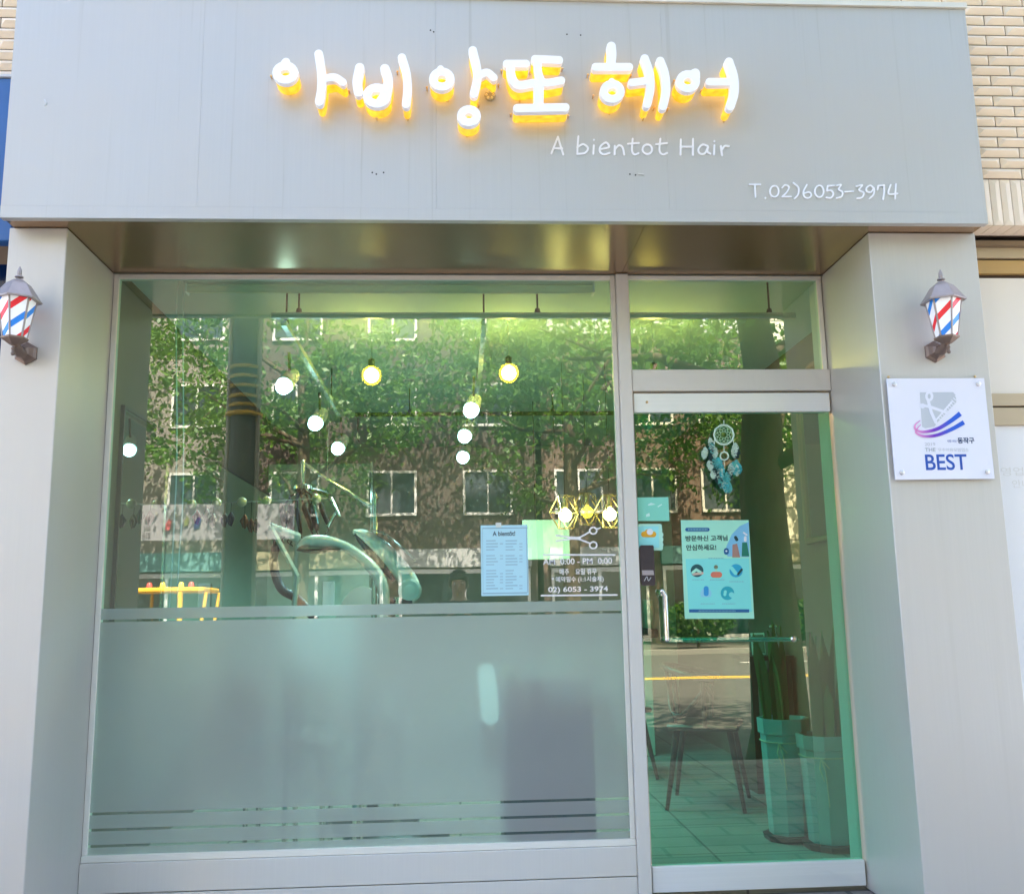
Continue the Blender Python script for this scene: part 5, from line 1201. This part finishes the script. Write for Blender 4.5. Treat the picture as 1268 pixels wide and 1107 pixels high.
# ---- photographer
def person():
    y = -4.52; x = RX(568, 735, 4.5).x; foot = Vector((x, y, -.128))
    o = thing('person', foot, 'photographer in a dark jacket standing at the kerb with a phone held up at chest', 'person')
    SK = mat('skin', (.42, .25, .18), .5, var=.06); JK = mat('dark_jacket', (.03, .035, .045), .8, var=.2, scale=20); TR = mat('dark_trousers', (.05, .05, .06), .85); HR = mat('black_hair', (.012, .010, .009), .45, var=.3, scale=60)
    V3 = lambda a, b, c: Vector((x+a, y+b, c))
    def skin(name, verts, edges, rad, m, parent, sub=2):
        me = bpy.data.meshes.new(name); off = wl(parent); me.from_pydata([tuple(v-off) for v in verts], edges, []); me.materials.append(m)
        ob = bpy.data.objects.new(name, me); COL.objects.link(ob); ob.parent = parent; WL[ob.name] = off
        sk = ob.modifiers.new('skin', 'SKIN'); sk.use_smooth_shade = True; s2 = ob.modifiers.new('sub', 'SUBSURF'); s2.levels = sub; s2.render_levels = sub
        lay = me.skin_vertices[0].data
        for i, r in enumerate(rad): lay[i].radius = r if isinstance(r, tuple) else (r, r)
        lay[0].use_root = True
        return ob
    T = 1.64-.128   # crown of the head
    head = T-.11
    hl, hr = Vector((CAM.x-.055, CAM.y-.035, CAM.z-.02)), Vector((CAM.x+.055, CAM.y-.035, CAM.z-.02))
    sl_, sr_ = V3(-.18, 0, T-.30), V3(.18, 0, T-.30); el, er = V3(-.25, .06, T-.55), V3(.25, .06, T-.55)
    v = [V3(0, 0, .78), V3(0, .01, .98), V3(0, 0, T-.36), V3(0, 0, T-.25), V3(0, .015, T-.205), V3(0, .02, T-.115), V3(0, .012, T-.06),
         sl_, el, hl+Vector((-.02, -.045, -.03)), sr_, er, hr+Vector((.02, -.045, -.03)),
         V3(-.10, 0, .74), V3(-.11, .015, .36), V3(-.115, -.01, -.06), V3(-.12, .12, -.10), V3(.10, 0, .74), V3(.11, .015, .36), V3(.115, -.01, -.06), V3(.12, .12, -.10)]
    e = [(0, 1), (1, 2), (2, 3), (3, 4), (4, 5), (5, 6), (2, 7), (7, 8), (8, 9), (2, 10), (10, 11), (11, 12), (0, 13), (13, 14), (14, 15), (15, 16), (0, 17), (17, 18), (18, 19), (19, 20)]
    r = [(.14, .10), (.12, .09), (.15, .10), (.055, .055), (.055, .06), (.078, .098), (.07, .085), .055, .042, .028, .055, .042, .028, .08, .055, .04, .035, .08, .055, .04, .035]
    body = skin('body', v, e, r, SK, o)
    jv = [V3(0, 0, .74), V3(0, .01, .98), V3(0, 0, T-.36), V3(0, .0, T-.265), sl_, el, hl.lerp(el, .25)+Vector((-.015, -.02, -.02)), sr_, er, hr.lerp(er, .25)+Vector((.015, -.02, -.02))]
    skin('jacket', jv, [(0, 1), (1, 2), (2, 3), (2, 4), (4, 5), (5, 6), (2, 7), (7, 8), (8, 9)], [(.175, .125), (.15, .115), (.175, .125), (.075, .075), .075, .060, .045, .075, .060, .045], JK, o)
    tv = [V3(0, 0, .80), V3(-.10, 0, .72), V3(-.11, .015, .36), V3(-.115, -.005, -.04), V3(.10, 0, .72), V3(.11, .015, .36), V3(.115, -.005, -.04)]
    skin('trousers', tv, [(0, 1), (1, 2), (2, 3), (0, 4), (4, 5), (5, 6)], [(.165, .115), .098, .072, .06, .098, .072, .06], TR, o)
    for s_ in (-1, 1): MB().sphere(V3(s_*.117, .06, -.085), .05, 14, sc=(.95, 2.5, .85)).build('shoe', BLACK, o, 60)
    hc = V3(0, .0, T-.105)
    mb = MB(); mb.sphere(hc+Vector((0, -.012, .022)), .104, 20, sc=(.90, 1.04, .98))
    mb.v = [p_ if not (p_.y > hc.y+.045 and p_.z < hc.z+.045) else Vector((p_.x*1, hc.y+.045, p_.z)) for p_ in mb.v]
    R = random.Random(2)
    for k in range(60):
        a = R.uniform(0, 6.28); t = R.uniform(0, .9); p_ = hc+Vector((math.cos(a)*math.sin(t)*.094, math.sin(a)*math.sin(t)*.105-.012, math.cos(t)*.104+.02)); mb.tube([p_, p_+Vector((R.uniform(-.02, .02), .025, -.005))], [.012, .003], 5)
    mb.build('hair', HR, o, 60)
    f = hc+Vector((0, .10, -.012)); EY = mat('eye_white', (.8, .8, .78), .2); 
    for s_ in (-1, 1):
        MB().sphere(f+Vector((s_*.031, -.013, .012)), .012, 10).build('eye', EY, o, 60); MB().sphere(f+Vector((s_*.031, -.003, .012)), .006, 8).build('pupil', BLACK, o, 60)
        MB().tube([f+Vector((s_*.016, .0, .032)), f+Vector((s_*.032, .001, .036)), f+Vector((s_*.047, -.012, .031))], .004, 6).build('eyebrow', HR, o)
        MB().sphere(hc+Vector((s_*.081, .0, -.012)), .026, 10, sc=(.35, .7, 1.1)).build('ear', SK, o, 60)
    MB().tube([f+Vector((0, -.004, .014)), f+Vector((0, .012, -.022)), f+Vector((0, .001, -.030))], [.008, .014, .010], 8).build('nose', SK, o, 60)
    MB().tube([f+Vector((-.022, -.008, -.058)), f+Vector((0, .0, -.055)), f+Vector((.022, -.008, -.058))], [.003, .007, .003], 8).build('mouth', mat('lips', (.45, .18, .15), .5), o, 60)
    # hands: palm and five fingers each closing on the phone edge
    for s_, h in ((-1, hl), (1, hr)):
        w_ = h+Vector((s_*.02, -.045, -.03)); palm = h+Vector((s_*.022, -.014, -.004))
        pv = [w_, palm]; pe = [(0, 1)]; pr = [.026, (.034, .016)]
        for k, (dz, l) in enumerate(((.034, .9), (.012, 1.), (-.010, .95), (-.030, .78))):
            i = len(pv); b0 = palm+Vector((s_*.004, .010, dz)); pv += [b0, b0+Vector((-s_*.004, .024*l, .001)), b0+Vector((-s_*.026*l, .034*l, 0)), b0+Vector((-s_*.044*l, .030*l, -.001))]; pe += [(1, i), (i, i+1), (i+1, i+2), (i+2, i+3)]; pr += [.0095, .009, .0085, .007]
        i = len(pv); pv += [palm+Vector((-s_*.006, -.006, -.030)), palm+Vector((-s_*.028, -.004, -.022)), palm+Vector((-s_*.046, -.004, -.004))]; pe += [(0, i), (i, i+1), (i+1, i+2)]; pr += [.012, .0105, .009]
        skin('hand', pv, pe, pr, SK, o, 1)
    ph_ = thing('phone', CAM+Vector((0, -.015, 0)), 'dark smartphone held level in both hands of the photographer', 'phone')
    MB().box(CAM.x-.076, CAM.x+.076, CAM.y-.016, CAM.y-.008, CAM.z-.060, CAM.z+.012, b=.003).build('phone_body', BLACK, ph_)
    MB().box(CAM.x-.072, CAM.x+.072, CAM.y-.0172, CAM.y-.0162, CAM.z-.057, CAM.z+.009).build('screen', mat('screen_dark', (.02, .02, .03), .05), ph_)
person()

# ---- banner between posts on the far kerb, its back to the shop
bn = thing('street_banner', (0, -21, 0), 'long pale printed banner strung between two posts on the far pavement', 'banner')
Yb = 22.5; a, b = RX(176, 626, Yb), RX(364, 668, Yb); BAN = mat('banner_cloth', (.20, .195, .19), .7, var=.10, scale=1.2)
zb0, zb1 = RX(300, 668, Yb).z, RX(300, 624, Yb).z
n = 24; vs = []
for i in range(n+1):
    for z in (zb0, zb1): vs.append((a.x+(b.x-a.x)*i/n, -Yb+.04*math.sin(i*.9)*(1 if z == zb0 else .3), z))
mb = MB().add(vs, [(2*i, 2*i+2, 2*i+3, 2*i+1) for i in range(n)]); mb.add([Vector(v)+Vector((0, -.01, 0)) for v in vs], [(2*i+1, 2*i+3, 2*i+2, 2*i) for i in range(n)]); mb.build('banner_cloth', BAN, bn, 60)
INKB = mat('banner_ink', (.10, .09, .09), .7)
def btext(s, x0, y0, x1, y1, nm='banner_lettering'):
    p, q = RX(x0, y1, Yb), RX(x1, y0, Yb); text_mesh(s, (p.x, p.z), (q.x, q.z), -Yb+.06, .006, INKB, nm, bn, .02)
btext('ar', 180, 641, 187, 647); btext('ms', 179, 652, 187, 656); btext('010', 177, 660, 187, 666)
btext('빈로보', 336, 641, 361, 652)
for c_, x0, y0, x1, y1 in (((.35, .06, .07), 205, 643, 214, 658), ((.02, .03, .10), 240, 640, 250, 656), ((.12, .13, .04), 228, 640, 235, 652)):
    p, q = RX(x0, y1, Yb), RX(x1, y0, Yb); w = q.x-p.x; h = q.z-p.z
    MB().prism([(p.x, -Yb+.05, p.z), (p.x+w*.7, -Yb+.05, p.z+h*.1), (q.x, -Yb+.05, q.z-h*.2), (p.x+w*.6, -Yb+.05, q.z), (p.x+w*.1, -Yb+.05, p.z+h*.6)], (0, .01, 0)).build('printed_shape', mat('banner_print_%d' % x0, c_, .7), bn)
for x in (a.x-.08, b.x+.08): MB().tube([(x, -Yb, -.002), (x, -Yb, zb1+.3)], .05, 8).build('post', DARK, bn)
for x, e in ((a.x-.08, a.x), (b.x+.08, b.x)):
    for z in (zb0+.03, zb1-.03): MB().tube([(x, -Yb, z), (e, -Yb, z)], .01, 5).build('tie', BLACK, bn)

# ---- yellow road roller parked on the far lane
yr = thing('road_roller', (-6, -15.5, -.128), 'small yellow road roller with canopy and beacons parked on the far lane', 'road roller')
YV = mat('machine_yellow', (.72, .42, .02), .35, var=.08); D_ = 15.3; a, b = RX(172, 735, D_), RX(262, 735, D_); zc = a.z; xm = (a.x+b.x)/2; hw = (b.x-a.x)/2
MB().box(a.x-.05, b.x, -D_-.6, -D_+.6, zc, zc+.10, b=.03).build('canopy_roof', YV, yr)
for x in (a.x+.1, b.x-.1, ):
    for y in (-.5, .5): MB().tube([(x, -D_+y, .75), (x+(.12 if x > xm else 0), -D_+y, zc+.01)], .035, 8).build('canopy_post', YV, yr)
MB().tube([(xm+.25, -D_+.55, .75), (xm+.25, -D_+.55, zc+.01)], .05, 8).build('canopy_post', YV, yr)
MB().box(a.x-.15, b.x+.3, -D_-.55, -D_+.55, .38, .75, b=.06).box(xm, b.x+.3, -D_-.5, -D_+.5, .7, 1.02, b=.08).build('engine_body', YV, yr)
MB().box(a.x+.15, a.x+.55, -D_-.25, -D_+.25, .75, .9, b=.03).box(a.x+.1, a.x+.2, -D_-.25, -D_+.25, .9, 1.3, b=.03).build('seat', BLACK, yr)
for x in (a.x+.1, b.x-.05):
    MB().lathe([(.02, -.56), (.40, -.55), (.42, -.52), (.42, .52), (.40, .55), (.02, .56)], (x, -D_, .29), 24, ax='y').build('drum', mat('drum_steel', (.35, .33, .30), .5, .6), yr, 40)
for x, c_ in ((a.x+.55*hw*.9, 0), (a.x+.85*hw, 1), (xm+.35*hw, 1), (xm+.62*hw, 0)):
    MB().lathe([(.055, 0), (.05, .07), (.03, .10)], (x, -D_+.5, zc+.10), 12).build('beacon', [mat('beacon_red', (.7, .08, .06), .3, emit=(1, .1, .05), es=.3), mat('beacon_yellow', (.8, .6, .05), .3, emit=(1, .7, .05), es=.3)][c_], yr, 40)

# ---- buildings across the street
PANE = mat('far_window_glass', (.02, .03, .035), .08, spec=.8); WFR = mat('far_window_frame', (.62, .60, .55), .5)
def building(x0, x1, y1, dep, H, wallm, label, floors, cols, ground, fh=3.0, gf=3.4, ww=1.5, wh=1.35, sign=None):
    o = thing('building', ((x0+x1)/2, y1, 0), label, 'building', 'buildings across the street')
    MB().box(x0, x1, y1-dep, y1, -.05, H).build('wall', wallm, o)
    MB().box(x0-.12, x1+.12, y1-dep-.12, y1+.12, H, H+.5).build('parapet', CONC, o)
    proto = None
    for f in range(floors):
        for c_ in range(cols):
            cx = x0+(x1-x0)*(c_+.5)/cols; cz = gf+fh*f+.95
            if cz+wh > H-.2: continue
            if proto is None:
                fr_ = MB().box(cx-ww/2-.08, cx+ww/2+.08, y1+.002, y1+.09, cz-.09, cz).box(cx-ww/2-.08, cx+ww/2+.08, y1+.002, y1+.07, cz+wh, cz+wh+.08).box(cx-ww/2-.08, cx-ww/2, y1+.002, y1+.07, cz, cz+wh).box(cx+ww/2, cx+ww/2+.08, y1+.002, y1+.07, cz, cz+wh).box(cx-.03, cx+.03, y1+.002, y1+.06, cz, cz+wh).build('window', WFR, o)
                pn_ = MB().box(cx-ww/2, cx+ww/2, y1+.004, y1+.03, cz, cz+wh).build('pane', PANE, fr_)
                proto = (fr_, pn_, cx, cz)
            else:
                a_ = proto[0].copy(); COL.objects.link(a_); a_.location = (cx-proto[2], 0, cz-proto[3]); b_ = proto[1].copy(); COL.objects.link(b_); b_.parent = a_
    # ground floor shop openings
    n = max(1, int((x1-x0)/3.2)); w = (x1-x0)/n
    for i in range(n):
        xa, xb = x0+i*w+.25, x0+(i+1)*w-.25
        s_ = MB().box(xa, xb, y1+.002, y1+.08, .05, .25).box(xa, xb, y1+.002, y1+.08, 2.35, 2.5).box(xa, xa+.1, y1+.002, y1+.08, .25, 2.35).box(xb-.1, xb, y1+.002, y1+.08, .25, 2.35).box((xa+xb)/2-.05, (xa+xb)/2+.05, y1+.002, y1+.07, .25, 2.35).build('shop_opening', WFR, o)
        MB().box(xa+.1, xb-.1, y1+.004, y1+.03, .25, 2.35).build('pane', PANE, s_)
        MB().box(xa-.05, xb+.05, y1+.002, y1+.22, 2.55, 3.15).build('shop_sign', ground[i % len(ground)], o)
    return o
BR1 = brick_mat('brown_brick', (.14, .07, .04), (.11, .055, .035), (.15, .12, .10), .22, .075, 1, .012)
BR2 = brick_mat('red_brick', (.075, .045, .03), (.06, .036, .026), (.09, .07, .055), .22, .075, 1, .012)
CRM = mat('cream_render', (.66, .60, .48), .8, var=.1, scale=1); PINK = mat('pinkish_render', (.20, .175, .145), .8, var=.1, scale=1); TILEW = brick_mat('pale_cladding', (.66, .61, .46), (.62, .57, .43), (.25, .22, .15), 1.6, 1.1, 1, .03)
GS = [mat('sign_olive', (.30, .27, .16), .5), mat('sign_grey', (.35, .35, .33), .5), mat('sign_teal', (.12, .26, .24), .5)]
Yf = -27.2
building(-27, -16.2, Yf, 10, 15, CRM, 'tall cream rendered building at the far end of the street', 4, 3, GS)
building(-16.0, -7.2, Yf, 10, 14, PINK, 'grey brown rendered building beyond the far trees', 4, 3, GS[1:])
building(-7.0, 2.6, Yf, 10, 13.2, BR2, 'dark brown brick building opposite the frosted window', 3, 3, GS)
building(2.8, 10.3, Yf, 10, 10.5, BR1, 'brown brick building with white framed windows opposite the door', 2, 3, GS[1:])
building(10.5, 17.5, Yf, 10, 12, TILEW, 'cream clad building with wide panels opposite the wide pillar', 1, 1, GS, ww=1.2)
building(17.7, 28, Yf, 10, 14, BR2, 'dark brown brick building farthest along behind the last tree', 4, 3, GS)

# ---- clipped shrubs along the far pavement
SHR = leaf_mat('shrub_leaf', (.02, .06, .012), (.05, .11, .02))
def shrub(x, y, label):
    rg = np.random.default_rng(4); n = 1500; o = thing('shrub', (x, y, 0), label, 'shrub', 'shrubs on the far pavement'); v = rg.normal(size=(n, 3)); v /= np.linalg.norm(v, axis=1)[:, None]; c = v*rg.uniform(.5, 1., (n, 1))**.5*np.array([1.1, .5, .6])+np.array([0, 0, .75])
    ax = rg.normal(size=(n, 3)); ax /= np.linalg.norm(ax, axis=1)[:, None]; b_ = np.cross(ax, rg.normal(size=(n, 3))); b_ /= np.linalg.norm(b_, axis=1)[:, None]; s = .09
    V_ = np.stack([c-ax*s, c+b_*s*.5, c+ax*s, c-b_*s*.5], 1).reshape(-1, 3); me = bpy.data.meshes.new('foliage'); me.from_pydata(V_.tolist(), [], np.arange(4*n).reshape(-1, 4).tolist()); me.materials.append(SHR)
    f_ = bpy.data.objects.new('foliage', me); COL.objects.link(f_); f_.parent = o; MB().tube([(x, y, -.01), (x, y, .8)], .05, 6).build('stem', BARK, o); return o
s0 = shrub(9.6, -22.9, 'low leafy shrub on the far pavement opposite the door handle')
for x, l in ((12.2, 'low leafy shrub on the far pavement nearest the cream clad building'), (6.8, 'low leafy shrub on the far pavement opposite the hours lettering')): dup(s0, (x, -22.9, 0), l)
